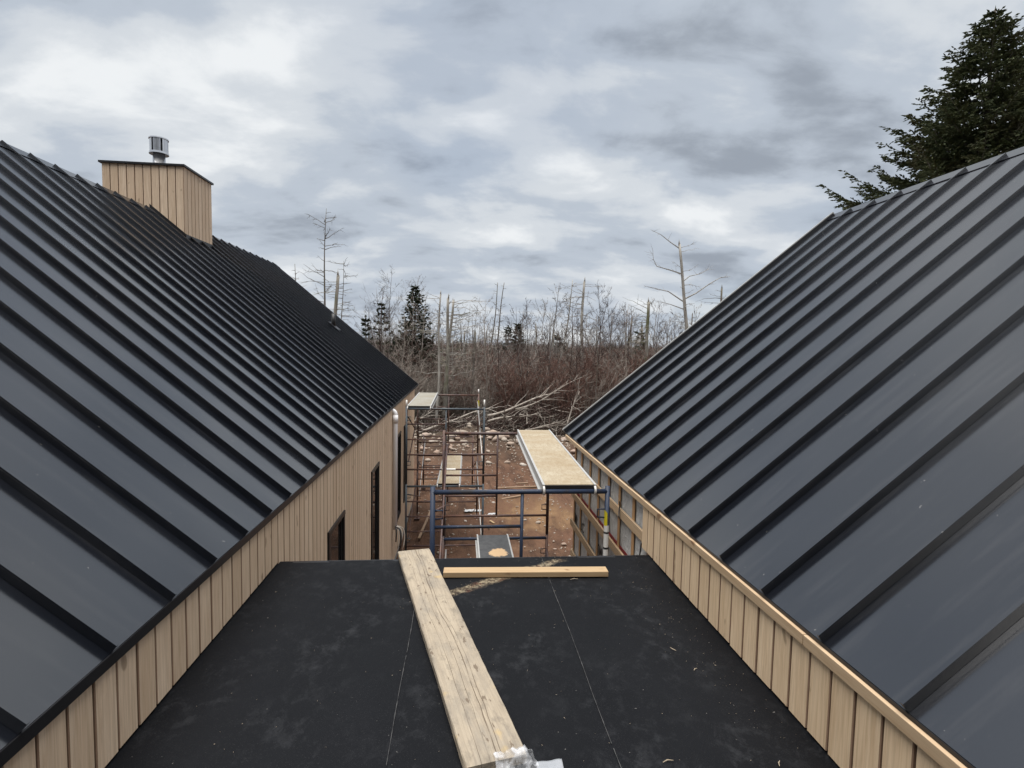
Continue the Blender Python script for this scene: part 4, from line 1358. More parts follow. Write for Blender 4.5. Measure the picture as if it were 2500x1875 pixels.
def snag(label, top, low, dia, mat, nbr=20, blen=1.2, lo=0.35, up=0.1, bias=0.0, tip=0.45, seed=0, name='dead_tree', extra=None, rad_b=0.016, sub=4):
    r = np.random.default_rng(seed + 500)
    top = np.array(top, float); base = ground_base(top, low)
    root = thing(name, tuple(base), label, 'dead tree', 'dead standing trees')
    n = 12
    t = np.linspace(0, 1, n)
    H = top[2] - base[2]
    path = base + (top - base) * t[:, None]
    path[:, 0] += 0.012 * H * np.sin(t * 5 + r.uniform(0, 6)) * np.sin(np.pi * t); path[:, 1] += 0.01 * H * np.sin(t * 4 + r.uniform(0, 6)) * np.sin(np.pi * t)
    path[0, 2] -= 0.2
    rad = dia / 2 * (1.25 - (1.25 - tip) * t ** 0.9)
    mb = MB().tube(path, rad, 9)
    # splintered top
    if tip > 0.3:
        for k in range(4):
            a = r.uniform(0, 6.28); o = np.array([math.cos(a), math.sin(a), 0]) * rad[-1] * 0.6
            mb.tube([path[-1] + o - np.array([0, 0, .05]), path[-1] + o * 0.8 + np.array([0, 0, r.uniform(.08, .3) * min(1, dia * 5)])], [rad[-1] * 0.5, 0.004], 5)
    part('trunk', mb, mat, root, True)
    bm_ = MB()
    tw_a, tw_b = [], []
    for k in range(max(nbr, 14)):
        tt = r.uniform(lo, 0.985)
        p = np.array([np.interp(tt, t, path[:, j]) for j in range(3)])
        a = r.uniform(0, 6.28)
        d = np.array([math.cos(a) + bias, math.sin(a) * 0.8, 0]); d /= np.linalg.norm(d)
        L_ = blen * r.uniform(0.3, 1.0) * (1.0 if tip > 0.3 else (1.15 - 0.75 * tt))
        s = np.linspace(0, 1, 6)
        u_ = up + r.normal(0, 0.15)
        curve = p + d * (L_ * s)[:, None] + np.array([0, 0, 1.0]) * (L_ * (u_ * s + r.normal(0.0, 0.15) * s * s))[:, None]
        curve[1:, :] += r.normal(0, 0.02 * L_, (5, 3))
        bm_.tube(curve, np.linspace(rad_b * r.uniform(.7, 1.2), 0.004, 6), 4, cap=False)
        for j in range(r.integers(0, sub + 1)):
            q = r.uniform(0.3, 0.95); c = np.array([np.interp(q, s, curve[:, i]) for i in range(3)])
            e = unit(d + r.normal(0, 0.7, 3)) * L_ * r.uniform(0.12, 0.35)
            tw_a.append(c); tw_b.append(c + e)
    for (pts, rr) in (extra or []):
        pts = np.array(pts, float)
        bm_.tube(pts, np.linspace(rr, 0.007, len(pts)), 5, cap=False)
        for j in range(8):
            q = r.uniform(0.4, 1.0) * (len(pts) - 1); i = min(int(q), len(pts) - 2); c = pts[i] + (pts[i + 1] - pts[i]) * (q - i)
            tw_a.append(c); tw_b.append(c + unit(pts[-1] - pts[0] + r.normal(0, 1.2, 3)) * r.uniform(.15, .5))
    if tw_a: bm_.twigs(np.array(tw_a), np.array(tw_b), 0.008, 0.003)
    if bm_.v: part('branches', bm_, mat, root, False)
    return root


def bare_tree(label, top, low, dia, mat, seed, spread=0.55, nb=16, lo=0.35, name='bare_tree', cat='tree', fine=7, group='bare leafless trees'):
    r = np.random.default_rng(seed + 900)
    top = np.array(top, float); base = ground_base(top, low)
    root = thing(name, tuple(base), label, cat, group)
    n = 12; t = np.linspace(0, 1, n); H = top[2] - base[2]
    path = base + (top - base) * t[:, None]
    path[:, 0] += 0.02 * H * np.sin(t * 4 + r.uniform(0, 6)) * np.sin(np.pi * t)
    path[0, 2] -= 0.2
    rad = dia / 2 * (1.15 - 1.1 * t) + 0.003
    part('trunk', MB().tube(path, rad, 7), mat, root, True)
    mb = MB(); ta, tb = [], []
    for k in range(nb):
        tt = lo + (0.96 - lo) * (k + r.uniform(0, 1)) / nb
        p = np.array([np.interp(tt, t, path[:, j]) for j in range(3)])
        a = r.uniform(0, 6.28); d = np.array([math.cos(a), math.sin(a), 0])
        L_ = H * (0.40 * (1 - tt) + 0.07) * r.uniform(.7, 1.2)
        s = np.linspace(0, 1, 6)
        c = p + d * (L_ * spread * s)[:, None] + np.array([0, 0, 1.0]) * (L_ * (0.55 * s + 0.3 * s * s))[:, None] + r.normal(0, 0.018 * L_, (6, 3))
        c[0] = p
        mb.tube(c, np.linspace(max(0.006, dia * 0.16 * (1.1 - tt)), 0.003, 6), 4, cap=False)
        for j in range(fine):
            q = r.uniform(.25, 1.0); e0 = np.array([np.interp(q, s, c[:, i]) for i in range(3)])
            dd = unit(d * spread + np.array([0, 0, .8]) + r.normal(0, .45, 3)); l2 = L_ * r.uniform(.15, .4)
            e1 = e0 + dd * l2
            ta.append(e0); tb.append(e1)
            for z in range(3):
                w = r.uniform(.3, .9); f0 = e0 + dd * l2 * w
                ta.append(f0); tb.append(f0 + unit(dd + r.normal(0, .4, 3)) * l2 * r.uniform(.3, .6))
    mb.twigs(np.array(ta), np.array(tb), 0.0055, 0.0025)
    part('crown', mb, mat, root)
    return root


def spruce(label, base, H, rad_fn, seed, lo=0.1, whorl=0.33, boughs=6, twl=1.0, nd=(0.10, 0.035), step=0.075, mat='needles', droop=0.12, dead=0.0, lean=(0, 0), name='spruce_tree', dens=1.0):
    r = np.random.default_rng(seed + 70)
    base = np.array(base, float)
    root = thing(name, tuple(base), label, 'tree', 'spruce trees')
    t = np.linspace(0, 1, 10)
    topv = base + np.array([lean[0], lean[1], H])
    path = base + (topv - base) * t[:, None]; path[0, 2] -= 0.3
    part('trunk', MB().tube(path, H * 0.014 * (1.08 - t) + 0.006, 8), M['trunk'], root, True)
    limbs = MB(); ca, cb = [], []; da, db = [], []
    h = lo * H
    while h < H * 0.992:
        tt = h / H
        nb = max(3, int(boughs * (0.7 + 0.5 * r.random())))
        a0 = r.uniform(0, 6.28)
        for k in range(nb):
            a = a0 + k * 6.283 / nb + r.normal(0, 0.25)
            R = rad_fn(H - h, a) * r.uniform(0.66, 1.03)
            if R < 0.10: R = 0.10
            p = base + (topv - base) * tt
            d = np.array([math.cos(a), math.sin(a), 0])
            s = np.linspace(0, 1, 7)
            lift = 0.32 * (1 - min(1, R / 1.6)) + 0.05
            z = R * (lift * s - droop * np.sin(s * math.pi * 0.9) * 1.3 + 0.16 * s ** 3)
            c = p + d * (R * s)[:, None] + np.array([0, 0, 1.0]) * z[:, None] + r.normal(0, 0.02 * R, (7, 3)) * s[:, None]
            limbs.tube(c, np.linspace(0.006 + 0.010 * R, 0.004, 7), 4, cap=False)
            if r.random() < dead and tt < 0.55:
                for j in range(8):
                    q = r.uniform(.2, 1); e = np.array([np.interp(q, s, c[:, i]) for i in range(3)])
                    da.append(e); db.append(e + unit(d + r.normal(0, .6, 3)) * r.uniform(.1, .4))
                continue
            ns = max(4, int(R * 15 * dens))
            qs = r.uniform(0.12 if R < 1 else 0.22, 1.0, ns)
            for q in np.append(qs, 1.0):
                e = np.array([np.interp(q, s, c[:, i]) for i in range(3)])
                sd = r.choice([-1, 1])
                perp = np.array([-d[1], d[0], 0]) * sd
                l2 = twl * (0.10 + 0.30 * R * (1.02 - q)) * r.uniform(.6, 1.15)
                l2 = min(l2, 0.75)
                dr = unit(d * 0.8 + perp * r.uniform(.35, 1.05) * (q < 0.995) + np.array([0, 0, r.uniform(-.30, .32)]))
                m_ = max(1, int(l2 / step))
                u = (np.arange(m_) + r.uniform(0, .5)) / m_
                pts = e + dr * (l2 * u)[:, None]
                ca.append(pts - dr * nd[0] * 0.25); cb.append(pts + (dr + r.normal(0, .35, (m_, 3))) * nd[0] * r.uniform(.7, 1.25, (m_, 1)))
        h += whorl * r.uniform(.75, 1.25) * (0.55 + 0.45 * min(1, (H - h) / 3))
    # leader
    ca.append(np.array([topv - [0, 0, .25], topv - [0, 0, .1]])); cb.append(np.array([topv, topv + [0, 0, .12]]))
    A = np.concatenate(ca); Bq = np.concatenate(cb)
    limbs2 = limbs
    if da: limbs2.twigs(np.array(da), np.array(db), 0.006, 0.003)
    part('limbs', limbs2, M['snag_dark'], root)
    d = Bq - A; u = unit(np.cross(d, r.normal(0, 1, d.shape))); w = unit(np.cross(d, u))
    wd = nd[1] * r.uniform(.7, 1.3, (len(A), 1))
    mid = A + d * 0.45
    fol = MB()
    for ax in (u, w):
        V = np.stack([A, mid + ax * wd, Bq, mid - ax * wd], 1).reshape(-1, 3)
        fol.add(V, np.arange(len(A) * 4).reshape(-1, 4))
    part('crown', fol, M[mat], root)
    return root


# dead standing trees, left to right
snag('sparse dark-topped dead pine showing above the left roof slope', (-8.29, 28, 8.4), (-8.29, 28, 6.5), .12, M['snag_dark'], 16, 1.0, .5, .3, 0.2, .2, 0)
snag('tallest dead tree on the left with upswept twiggy branches', (-6.51, 27, 10.94), (-6.66, 27, 6.51), .15, M['snag_dark'], 40, 2.1, .40, .28, -0.25, .12, 1, sub=9)
snag('thick broken mossy snag beside the tallest dead tree', (-5.52, 25, 7.54), (-5.59, 25, 5.75), .19, M['snag_moss'], 18, 1.3, .45, .0, 0.0, .7, 2)
snag('thin dead tree with long drooping side branches right of the mossy snag', (-5.49, 26, 8.33), (-5.55, 26, 5.65), .09, M['snag_dark'], 44, 1.9, .35, .02, 0.25, .15, 3, sub=6)
snag('straight bare pole snag left of the forked snags', (-0.99, 26, 6.93), (-1.11, 26, 2.19), .12, M['snag'], 10, 1.4, .4, .1, -0.6, .6, 4)
snag('thick green-mossed snag of the central pair', (-0.66, 27, 6.83), (-0.75, 27, 2.11), .17, M['snag_moss'], 30, 2.1, .35, .12, 0.2, .75, 5, sub=6)
snag('paler snag of the central pair with long branches to the right', (-0.40, 27.4, 6.77), (-0.62, 27.4, 3.32), .15, M['snag'], 34, 2.3, .35, .18, 0.7, .75, 6, sub=6)
snag('thin leaning dead sapling right of the central pair, left one', (0.48, 30, 6.82), (0.34, 30, 4.15), .06, M['snag_dark'], 14, .6, .4, .3, 0, .2, 7)
snag('thin leaning dead sapling right of the central pair, right one', (0.91, 30, 6.78), (0.57, 30, 4.15), .06, M['snag_dark'], 14, .6, .4, .3, .3, .2, 8)
snag('short dark broken snag low beside the central pair', (0.73, 28, 5.23), (0.71, 28, 3.75), .13, M['snag_dark'], 10, .8, .4, .1, 0, .6, 9)
snag('slender leaning dead pole, left one of two near the middle', (2.64, 40, 9.22), (2.27, 40, 4.38), .14, M['snag_dark'], 22, 1.0, .45, .1, -0.4, .3, 10)
snag('slender leaning dead pole with short stubs, right one of two near the middle', (3.13, 40, 9.24), (2.55, 40, 4.39), .15, M['snag_dark'], 38, .9, .4, .2, -0.1, .3, 11)
snag('short pointed snag left of the two leaning poles', (1.82, 38, 5.76), (1.75, 38, 4.38), .14, M['snag_dark'], 8, .8, .5, .1, 0, .4, 12)
snag('pointed grey stub snag right of the middle', (4.86, 35, 5.92), (4.96, 35, 3.91), .22, M['snag'], 10, 1.0, .4, .0, .6, .4, 13)
snag('blunt grey stub snag left of the long leaning pole', (6.93, 40, 5.67), (6.84, 40, 4.16), .24, M['snag'], 8, 1.0, .4, .1, 0, .6, 14)
snag('long grey pole leaning to the right', (6.61, 32, 8.58), (6.1, 32, 4.23), .15, M['snag'], 22, 1.2, .45, .1, -.5, .25, 15)
snag('thick snag with many short side branches right of the leaning pole', (6.87, 30, 8.25), (6.82, 30, 4.5), .20, M['snag'], 46, 1.6, .40, .08, .1, .6, 16, sub=6)
snag('dark slim dead stem in front of the brush', (6.47, 25.5, 6.08), (6.55, 25.5, 2.32), .06, M['snag_dark'], 10, .5, .4, .3, 0, .3, 17)
snag('short dark snag halfway between the thick snag and the right roof', (10.64, 33, 6.28), (10.57, 33, 4.56), .20, M['snag_dark'], 16, 1.5, .4, .1, .2, .5, 18)
snag('thick pale blunt snag with branches to the left near the right roof', (9.93, 28, 7.02), (9.96, 28, 3.91), .19, M['snag_moss'], 26, 1.7, .45, .1, -.8, .8, 19, sub=5)
tx, ty = 11.08, 27.0
snag('tall pale dead tree with big crooked branches beside the right roof edge', (tx, ty, 9.91), (11.72, ty, 5.66), .20, M['snag'], 26, 1.2, .40, .1, 0, .6, 20, sub=6,
     extra=[([(tx, ty, 9.7), (tx - .5, ty, 10.0), (tx - 1.0, ty, 10.35), (tx - 1.5, ty + .1, 10.6)], .03),
            ([(tx + .22, ty, 8.4), (tx - .5, ty, 8.6), (tx - 1.15, ty, 8.75), (tx - 1.35, ty, 9.1), (tx - 1.4, ty, 9.6)], .035),
            ([(tx + .33, ty, 7.1), (tx + 1.0, ty, 7.45), (tx + 1.7, ty, 7.95), (tx + 2.3, ty, 8.3), (tx + 2.8, ty, 8.35)], .04),
            ([(tx + .33, ty, 7.0), (tx - .5, ty, 7.5), (tx - 1.1, ty, 7.6), (tx - 1.8, ty, 7.75)], .035),
            ([(tx + .25, ty, 8.0), (tx + .6, ty, 8.3), (tx + 1.2, ty, 8.45), (tx + 1.6, ty, 8.7)], .028),
            ([(tx + .4, ty, 6.6), (tx - .4, ty, 6.85), (tx - 1.2, ty, 7.0)], .03)])
snag('broken grey tree top showing just above the right roof edge', (15.94, 32, 8.35), (15.91, 32, 7.0), .18, M['snag_dark'], 16, 1.7, .6, .15, -.6, .6, 21)
snag('slim dark stub beside the tall pale dead tree', (12.81, 29, 6.5), (12.83, 29, 5.4), .12, M['snag_dark'], 6, .5, .4, .2, 0, .5, 22)
r = np.random.default_rng(77)
for k in range(34):
    y = r.uniform(34, 75); x = r.uniform(-0.16, 0.44) * y
    H_ = r.uniform(3.4, 5.6) + (y - 34) * 0.012
    g = float(terrain_z(x, y))
    snag('one of the small distant dead trunks standing in the brush', (x + r.normal(0, .2), y, g + H_), (x, y, g + 1), r.uniform(.1, .24), (M['snag'], M['snag_dark'])[k % 2], 9, .9, .4, .1, 0, float(r.choice([.3, .6])), 100 + k, sub=2)['group'] = 'small distant dead trunks'

# bare leafless trees
bare_tree('tall bare birch behind the small spruce, left one', (-5.4, 35, 8.13), (-5.21, 35, 4.0), .09, M['birch_twig'], 1, .6, 20, .3)
bare_tree('tall bare birch behind the small spruce, tallest one', (-4.53, 36, 9.22), (-4.64, 36, 4.0), .11, M['birch_twig'], 2, .6, 24, .3)
bare_tree('tall bare birch rising behind the dark spruce', (-3.0, 38, 9.2), (-3.3, 38, 4.0), .11, M['birch_twig'], 3, .6, 24, .3)
bare_tree('dark bare sapling forking in front of the brush at the middle, left stem', (2.73, 27, 6.5), (3.12, 27, 2.57), .07, M['sapling'], 4, .6, 16, .25)
bare_tree('dark bare sapling forking in front of the brush at the middle, right stem', (3.35, 27.5, 6.74), (3.31, 27.5, 2.54), .075, M['sapling'], 5, .6, 18, .25)
bare_tree('bare sapling with red-brown twigs left of the thick snag', (5.53, 26.5, 7.0), (5.34, 26.5, 2.84), .06, M['sapling'], 6, .6, 18, .3)
bare_tree('dark bare sapling right of the thick snag', (6.9, 27, 7.62), (7.19, 27, 2.2), .075, M['sapling'], 7, .65, 22, .3)
bare_tree('slim bare sapling leaning before the brush', (5.61, 26, 6.28), (5.8, 26, 2.68), .055, M['sapling'], 8, .5, 14, .3)
bare_tree('bare shrubby tree close to the right roof edge, left one', (9.6, 31, 7.1), (9.7, 31, 3), .07, M['sapling'], 9, .5, 18, .3)
bare_tree('bare shrubby tree close to the right roof edge, right one', (10.9, 29, 7.0), (10.9, 29, 3), .07, M['sapling'], 10, .5, 18, .3)
bare_tree('crooked dark sapling leaning over in front of the dark spruce', (-1.2, 29, 4.6), (-1.75, 29, 2.0), .10, M['sapling'], 11, .6, 14, .3)
bare_tree('thin bare tree at the left beneath the tallest dead tree', (-3.9, 28, 6.3), (-3.8, 28, 3), .06, M['sapling'], 12, .6, 16, .3)
bare_tree('bare birch in the brush right of the two leaning poles', (4.3, 33, 6.3), (4.3, 33, 3), .06, M['birch_twig'], 13, .6, 18, .3)

# many thin saplings rising out of the brush: copies of a few built ones
protos = []
for k in range(6):
    p = bare_tree('thin bare sapling rising from the brush', (0, 0, 5.2), (0, 0, 1), .05 + .008 * k, (M['sapling'], M['birch_twig'], M['twig_grey'])[k % 3], 50 + k, .5 + .06 * k, 15, .22, 'bare_sapling', 'tree', 6, 'thin bare saplings in the brush')
    protos.append(p)
r = np.random.default_rng(91)
for k in range(140):
    src = protos[k % 6]
    y = r.uniform(27, 46); x = r.uniform(-0.20, 0.46) * y
    if k < 6: o = src
    else:
        o = src.copy(); COL.objects.link(o)
        for ch_ in src.children:
            c2 = ch_.copy(); COL.objects.link(c2); c2.parent = o
    sc_ = r.uniform(.75, 1.4)
    o.location = (x, y, float(terrain_z(x, y)) - .05); o.scale = (sc_, sc_, sc_ * r.uniform(.9, 1.1))
    o.rotation_euler = (r.normal(0, .05), r.normal(0, .05), r.uniform(0, 6.28))

# living spruces
def prof(k, mx, sd):
    r = np.random.default_rng(sd); ph = r.uniform(0, 6.28, 4)
    return lambda dz, a: min(mx, k * dz ** 0.92) * (0.90 + 0.09 * math.sin(a * 2 + ph[0]) + 0.07 * math.sin(a * 3 + ph[1] + dz))


spruce('dark pointed spruce standing among the dead trees left of the middle', (-2.86, 34, float(terrain_z(-2.86, 34))), 7.65, prof(.50, 2.2, 1), 1, .16, .21, 7, 1.1, (.16, .045), .10, 'needles_far')
spruce('ragged small spruce left of the dark pointed spruce', (-4.75, 33, float(terrain_z(-4.75, 33))), 6.2, prof(.34, 1.2, 2), 2, .25, .42, 4, .9, (.17, .055), .14, 'needles_far', .12, .3)
spruce('smallest ragged spruce at the edge of the left roof', (-5.34, 31, float(terrain_z(-5.34, 31))), 5.6, prof(.26, .8, 3), 3, .3, .45, 4, .9, (.17, .055), .14, 'needles_far', .12, .3)
spruce('tiny distant spruce on the skyline right of the leaning poles, left one', (5.25, 60, float(terrain_z(5.25, 60))), 6.2, prof(.30, 1.3, 4), 4, .2, .5, 5, 1, (.3, .09), .24, 'needles_far', .12, .2)
spruce('tiny dark distant spruce on the skyline right of the leaning poles, right one', (5.82, 55, float(terrain_z(5.82, 55))), 6.3, prof(.32, 1.4, 5), 5, .15, .4, 6, 1, (.3, .09), .22, 'needles_far')
spruce('tiny distant spruce beside the blunt grey stub snag', (7.6, 42, float(terrain_z(7.6, 42))), 4.9, prof(.36, 1.0, 6), 6, .2, .4, 4, 1, (.25, .08), .2, 'needles_far')
spruce('tiny dark spruce top beside the thick pale snag', (10.6, 31, float(terrain_z(10.6, 31))), 5.0, prof(.34, 1.0, 7), 7, .3, .4, 4, 1, (.2, .06), .16, 'needles_far')
spruce('large dense spruce rising behind the ridge of the right house', (15.3, 15.0, 0.0), 14.6, prof(.84, 4.05, 8), 8, .40, .26, 12, 1.3, (.090, .024), .055, 'needles', .10, .05, (.12, 0), dens=1.5)
spruce('second large spruce cut by the right edge of the picture', (17.4, 15.6, 0.0), 14.4, prof(.60, 4.2, 9), 9, .42, .34, 8, 1.2, (.11, .026), .075, 'needles', .10, .10)

# ------------------------------------------------------------------ felled stems and the slash pile
def fallen(label, a, b, dia, seed, nbr=8, bl=1.0):
    r = np.random.default_rng(seed + 40)
    a = np.array(a, float); b = np.array(b, float)
    t = np.linspace(0, 1, 10)
    p = a + (b - a) * t[:, None]
    L_ = np.linalg.norm(b - a)
    p[:, 2] += 0.035 * L_ * np.sin(t * 5 + r.uniform(0, 6)); p[:, 1] += 0.04 * L_ * np.sin(t * 4 + r.uniform(0, 6))
    root = thing('fallen_stem', tuple(a), label, 'fallen tree', 'felled stems in the slash pile')
    part('trunk', MB().tube(p, dia / 2 * (1.1 - 0.72 * t), 8), M['log'], root, True)
    mb = MB()
    for k in range(nbr):
        q = r.uniform(.2, .98); c = np.array([np.interp(q, t, p[:, j]) for j in range(3)])
        d = unit((b - a) / L_ * 0.9 + r.normal(0, .55, 3) + np.array([0, 0, .12])); l2 = bl * r.uniform(.4, 1.2)
        s = np.linspace(0, 1, 5)
        mb.tube(c + d * (l2 * s)[:, None] + r.normal(0, .03, (5, 3)) * s[:, None], np.linspace(dia * .2, .005, 5), 4, cap=False)
    part('branches', mb, M['log'], root)


fallen('long pale felled stem at the left foot of the slash pile', (-1.9, 24.6, .55), (1.0, 25.4, 1.05), .12, 1)
fallen('pale felled stem just above the lowest one in the slash pile', (-.6, 24.9, 1.0), (1.6, 25.6, 1.55), .10, 2)
fallen('bright felled stem sweeping up to the right along the top of the slash pile', (1.3, 24.8, 1.35), (4.8, 25.8, 2.25), .12, 3, 12, 1.4)
fallen('bright felled stem in the middle of the slash pile', (1.3, 24.6, .95), (3.9, 25.2, 1.5), .11, 4, 10, 1.2)
fallen('topmost thin felled stem pointing up right out of the slash pile', (2.6, 25.0, 1.6), (6.0, 26.0, 2.95), .07, 5, 12, 1.3)
fallen('upright split pale branch fork beside the right roof corner', (5.0, 24.6, .9), (5.6, 24.9, 2.5), .08, 6, 8, 1.2)
fallen('pale stem lying low near the right roof corner', (3.0, 24.4, .75), (4.9, 24.3, .95), .07, 7, 12, .8)
fallen('short pale stem leaning behind the far scaffold', (-2.6, 25.5, .7), (-1.0, 25.9, 1.5), .09, 8, 12, .9)
r = np.random.default_rng(12)
n = 1500
cx_ = np.where(r.random(n) < 0.7, r.normal(2.6, 1.7, n), r.uniform(-3.5, 7.5, n)); cy_ = r.normal(25.3, .55, n)
hmax = 0.85 * np.exp(-((cx_ - 4.2) / 2.0) ** 2) + .4
cz_ = terrain_z(cx_, cy_) + r.random(n) ** 1.4 * hmax
ang = r.normal(0.28, .55, n); az = r.normal(0.1, .7, n)
ln = r.uniform(.25, 1.1, n)
d = np.stack([np.cos(ang) * np.cos(az), np.cos(ang) * np.sin(az), np.sin(ang)], -1) * ln[:, None] * .5 * r.choice([-1, 1], n)[:, None]
c = np.stack([cx_, cy_, cz_], -1); bend = r.normal(0, .07, (n, 3)) * ln[:, None]
half = n // 2
for nm, sl, mt, lb in (('slash_branches', slice(0, half // 2), 'log', 'tangle of pale cut branches in the slash pile'), ('slash_twigs', slice(half // 2, n), 'sapling', 'tangle of dark cut twigs in the slash pile')):
    mb = MB(); rr_ = r.uniform(.007, .024, n)
    mb.twigs((c - d)[sl], (c + bend)[sl], rr_[sl], rr_[sl] * .8).twigs((c + bend)[sl], (c + d)[sl], rr_[sl] * .8, .004)
    solo(nm, mb, M[mt], (2.5, 25.3, 0), lb, 'brush pile', kind='stuff')

# ------------------------------------------------------------------ thicket: instanced leafless shrubs
def shrub_mesh(seed, H, nst, mat, lean=.32, tw=10):
    r = np.random.default_rng(seed)
    mb = MB(); ta, tb, r0 = [], [], []
    for k in range(nst):
        a = r.uniform(0, 6.28); h = H * r.uniform(.55, 1.0); o = np.array([math.cos(a), math.sin(a), 0]) * r.uniform(0, .35)
        d = np.array([math.cos(a), math.sin(a), 0]) * lean * r.uniform(.2, 1.2)
        s = np.linspace(0, 1, 6)
        p = o + d * (h * s ** 1.3)[:, None] + np.array([0, 0, 1.0]) * (h * s)[:, None] + r.normal(0, .03 * h, (6, 3)) * s[:, None]
        mb.tube(p, np.linspace(.017, .005, 6) * r.uniform(.7, 1.4), 3, cap=False)
        for j in range(tw):
            q = r.uniform(.22, 1); e = np.array([np.interp(q, s, p[:, i]) for i in range(3)])
            dd = unit(np.array([r.normal(0, 1), r.normal(0, 1), r.uniform(.5, 1.6)])); l2 = h * r.uniform(.10, .26)
            f = e + dd * l2
            ta.append(e); tb.append(f); r0.append(.0085)
            for z in range(4):
                w = r.uniform(.2, 1); g0 = e + dd * l2 * w
                ta.append(g0); tb.append(g0 + unit(dd + r.normal(0, .6, 3)) * l2 * r.uniform(.3, .7)); r0.append(.006)
    mb.twigs(np.array(ta), np.array(tb), np.array(r0), .003)
    me = mb.mesh('thicket_shrub'); me.materials.append(mat)
    return me


def far_spruce_mesh(seed):
    r = np.random.default_rng(seed); mb = MB()
    H = 5.5
    for k in range(520):
        h = H * (1 - r.random() ** 1.5) * .95 + .3; R = .32 * (H - h) + .12; a = r.uniform(0, 6.28)
        d = np.array([math.cos(a), math.sin(a), -.15]); p = np.array([0, 0, h]); e = p + d * R * r.uniform(.6, 1.1)
        u = np.array([-d[1], d[0], 0]) * R * .3
        mb.add([p, e * .6 + p * .4 + u, e, e * .6 + p * .4 - u], [(0, 1, 2, 3)])
    me = mb.mesh('thicket_spruce'); me.materials.append(M['needles_far'])
    return me


variants = bpy.data.collections.new('thicket_variants')
vm = [shrub_mesh(k, 3.6, 9, M['twig_red']) for k in range(5)] + [shrub_mesh(20 + k, 3.3, 9, M['twig_grey'], .5, 11) for k in range(4)] + [far_spruce_mesh(1), far_spruce_mesh(2)]
for k, me in enumerate(vm):
    variants.objects.link(bpy.data.objects.new('thicket_variant_%02d' % k, me))


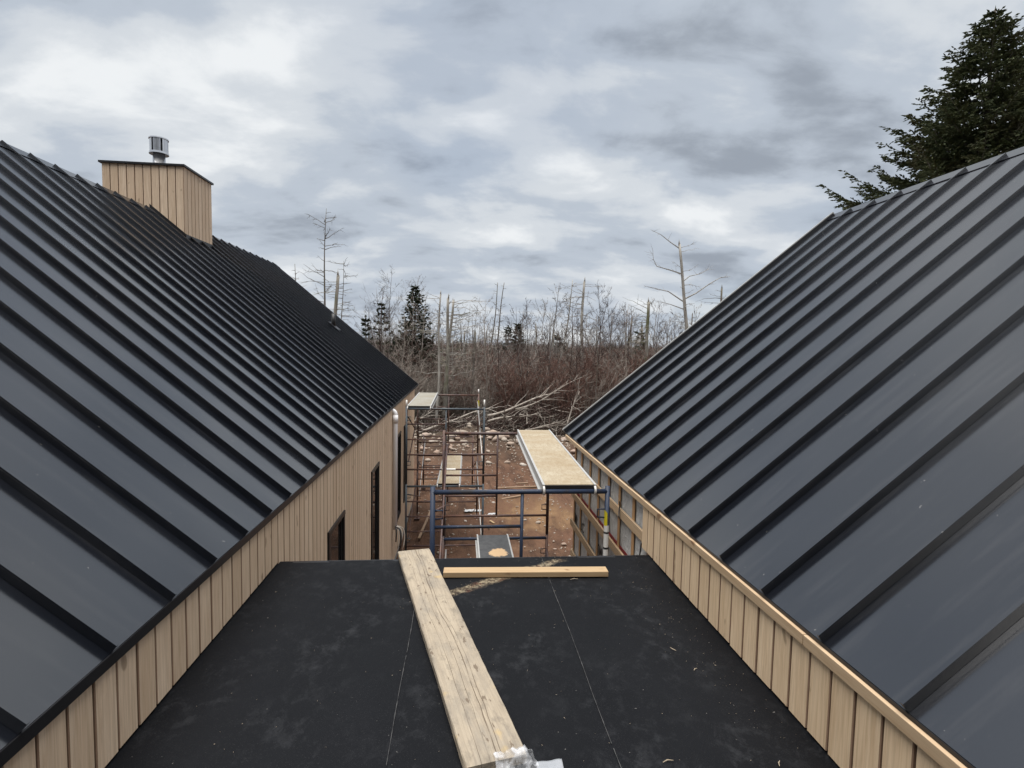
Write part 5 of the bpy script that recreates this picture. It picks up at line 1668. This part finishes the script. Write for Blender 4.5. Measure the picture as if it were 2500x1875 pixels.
def scatter_gn(name, pts, idx_, rot_, scl_, label, cat):
    me = bpy.data.meshes.new(name); me.vertices.add(len(pts)); me.vertices.foreach_set('co', np.asarray(pts, float).ravel())
    me.attributes.new('pick', 'INT', 'POINT').data.foreach_set('value', np.asarray(idx_, np.int32))
    me.attributes.new('turn', 'FLOAT_VECTOR', 'POINT').data.foreach_set('vector', np.asarray(rot_, float).ravel())
    me.attributes.new('size', 'FLOAT_VECTOR', 'POINT').data.foreach_set('vector', np.asarray(scl_, float).ravel())
    o = link(bpy.data.objects.new(name, me)); tag(o, label, cat, kind='stuff')
    ng = bpy.data.node_groups.new(name + '_nodes', 'GeometryNodeTree')
    ng.interface.new_socket('Geometry', in_out='INPUT', socket_type='NodeSocketGeometry')
    ng.interface.new_socket('Geometry', in_out='OUTPUT', socket_type='NodeSocketGeometry')
    N = ng.nodes; Lk = ng.links
    gi = N.new('NodeGroupInput'); go = N.new('NodeGroupOutput'); iop = N.new('GeometryNodeInstanceOnPoints'); ci = N.new('GeometryNodeCollectionInfo')
    ci.inputs['Collection'].default_value = variants; ci.inputs['Separate Children'].default_value = True; ci.inputs['Reset Children'].default_value = True
    iop.inputs['Pick Instance'].default_value = True

    def attr(nm, ty):
        a = N.new('GeometryNodeInputNamedAttribute'); a.data_type = ty; a.inputs['Name'].default_value = nm
        return next(s for s in a.outputs if s.enabled and s.name == 'Attribute')
    m2p = N.new('GeometryNodeMeshToPoints')
    Lk.new(gi.outputs[0], m2p.inputs[0]); Lk.new(m2p.outputs[0], iop.inputs['Points'])
    Lk.new(ci.outputs[0], iop.inputs['Instance'])
    Lk.new(attr('pick', 'INT'), iop.inputs['Instance Index'])
    Lk.new(attr('turn', 'FLOAT_VECTOR'), iop.inputs['Rotation'])
    Lk.new(attr('size', 'FLOAT_VECTOR'), iop.inputs['Scale'])
    Lk.new(iop.outputs[0], go.inputs[0])
    md = o.modifiers.new('scatter', 'NODES'); md.node_group = ng
    return o


r = np.random.default_rng(55)
n = 1900
py_ = 25.6 + 32 * r.random(n) ** 1.25
px2 = r.uniform(-0.62, 0.82, n) * py_
keep = ~((py_ < 26.6) & (px2 > -2.5) & (px2 < 5.2))
py_, px2 = py_[keep], px2[keep]; n = len(py_)
left = 1 / (1 + np.exp((px2 - 0.6) / 1.2))
idx_ = np.where(r.random(n) < 0.18 + 0.70 * left, r.integers(5, 9, n), r.integers(0, 5, n))
s = r.uniform(.62, 1.08, n) * np.where(px2 > 6, 1.08, 1.0) * np.where(left > .5, .92, 1.0)
scatter_gn('thicket', np.stack([px2, py_, terrain_z(px2, py_) - .05], -1), idx_, np.stack([r.normal(0, .1, n), r.normal(0, .1, n), r.uniform(0, 6.28, n)], -1), np.stack([s * 1.05, s * 1.05, s], -1), 'dense leafless red-brown brush behind the slash pile', 'brush')
n = 2300
py_ = 58 + 330 * r.random(n) ** 1.7; px2 = r.uniform(-0.55, 0.75, n) * py_
idx_ = np.where(r.random(n) < .10 + .0008 * py_, r.integers(9, 11, n), np.where(r.random(n) < .45, r.integers(5, 9, n), r.integers(0, 5, n)))
s = r.uniform(.8, 1.25, n) * (1 + (py_ - 58) / 330)
s = np.where(idx_ >= 9, s * .72, s)
scatter_gn('far_woods', np.stack([px2, py_, terrain_z(px2, py_) - .1], -1), idx_, np.stack([np.zeros(n), np.zeros(n), r.uniform(0, 6.28, n)], -1), np.stack([s * 1.3, s * 1.3, s], -1), 'far low woods and brush reaching to the horizon', 'woods')

# unseen spruces added behind the viewer, tall and dense to darken the roof ribs
n = 620
py_ = -r.uniform(8, 22, n); px2 = r.uniform(-34, 34, n)
s = r.uniform(2.3, 3.0, n)
scatter_gn('added_spruces', np.stack([px2, py_, np.zeros(n) - .2], -1), r.integers(9, 11, n), np.stack([np.zeros(n), np.zeros(n), r.uniform(0, 6.28, n)], -1), np.stack([s * 1.25, s * 1.25, s], -1), 'unseen dark spruces added behind the viewer to darken the roof reflections', 'woods')
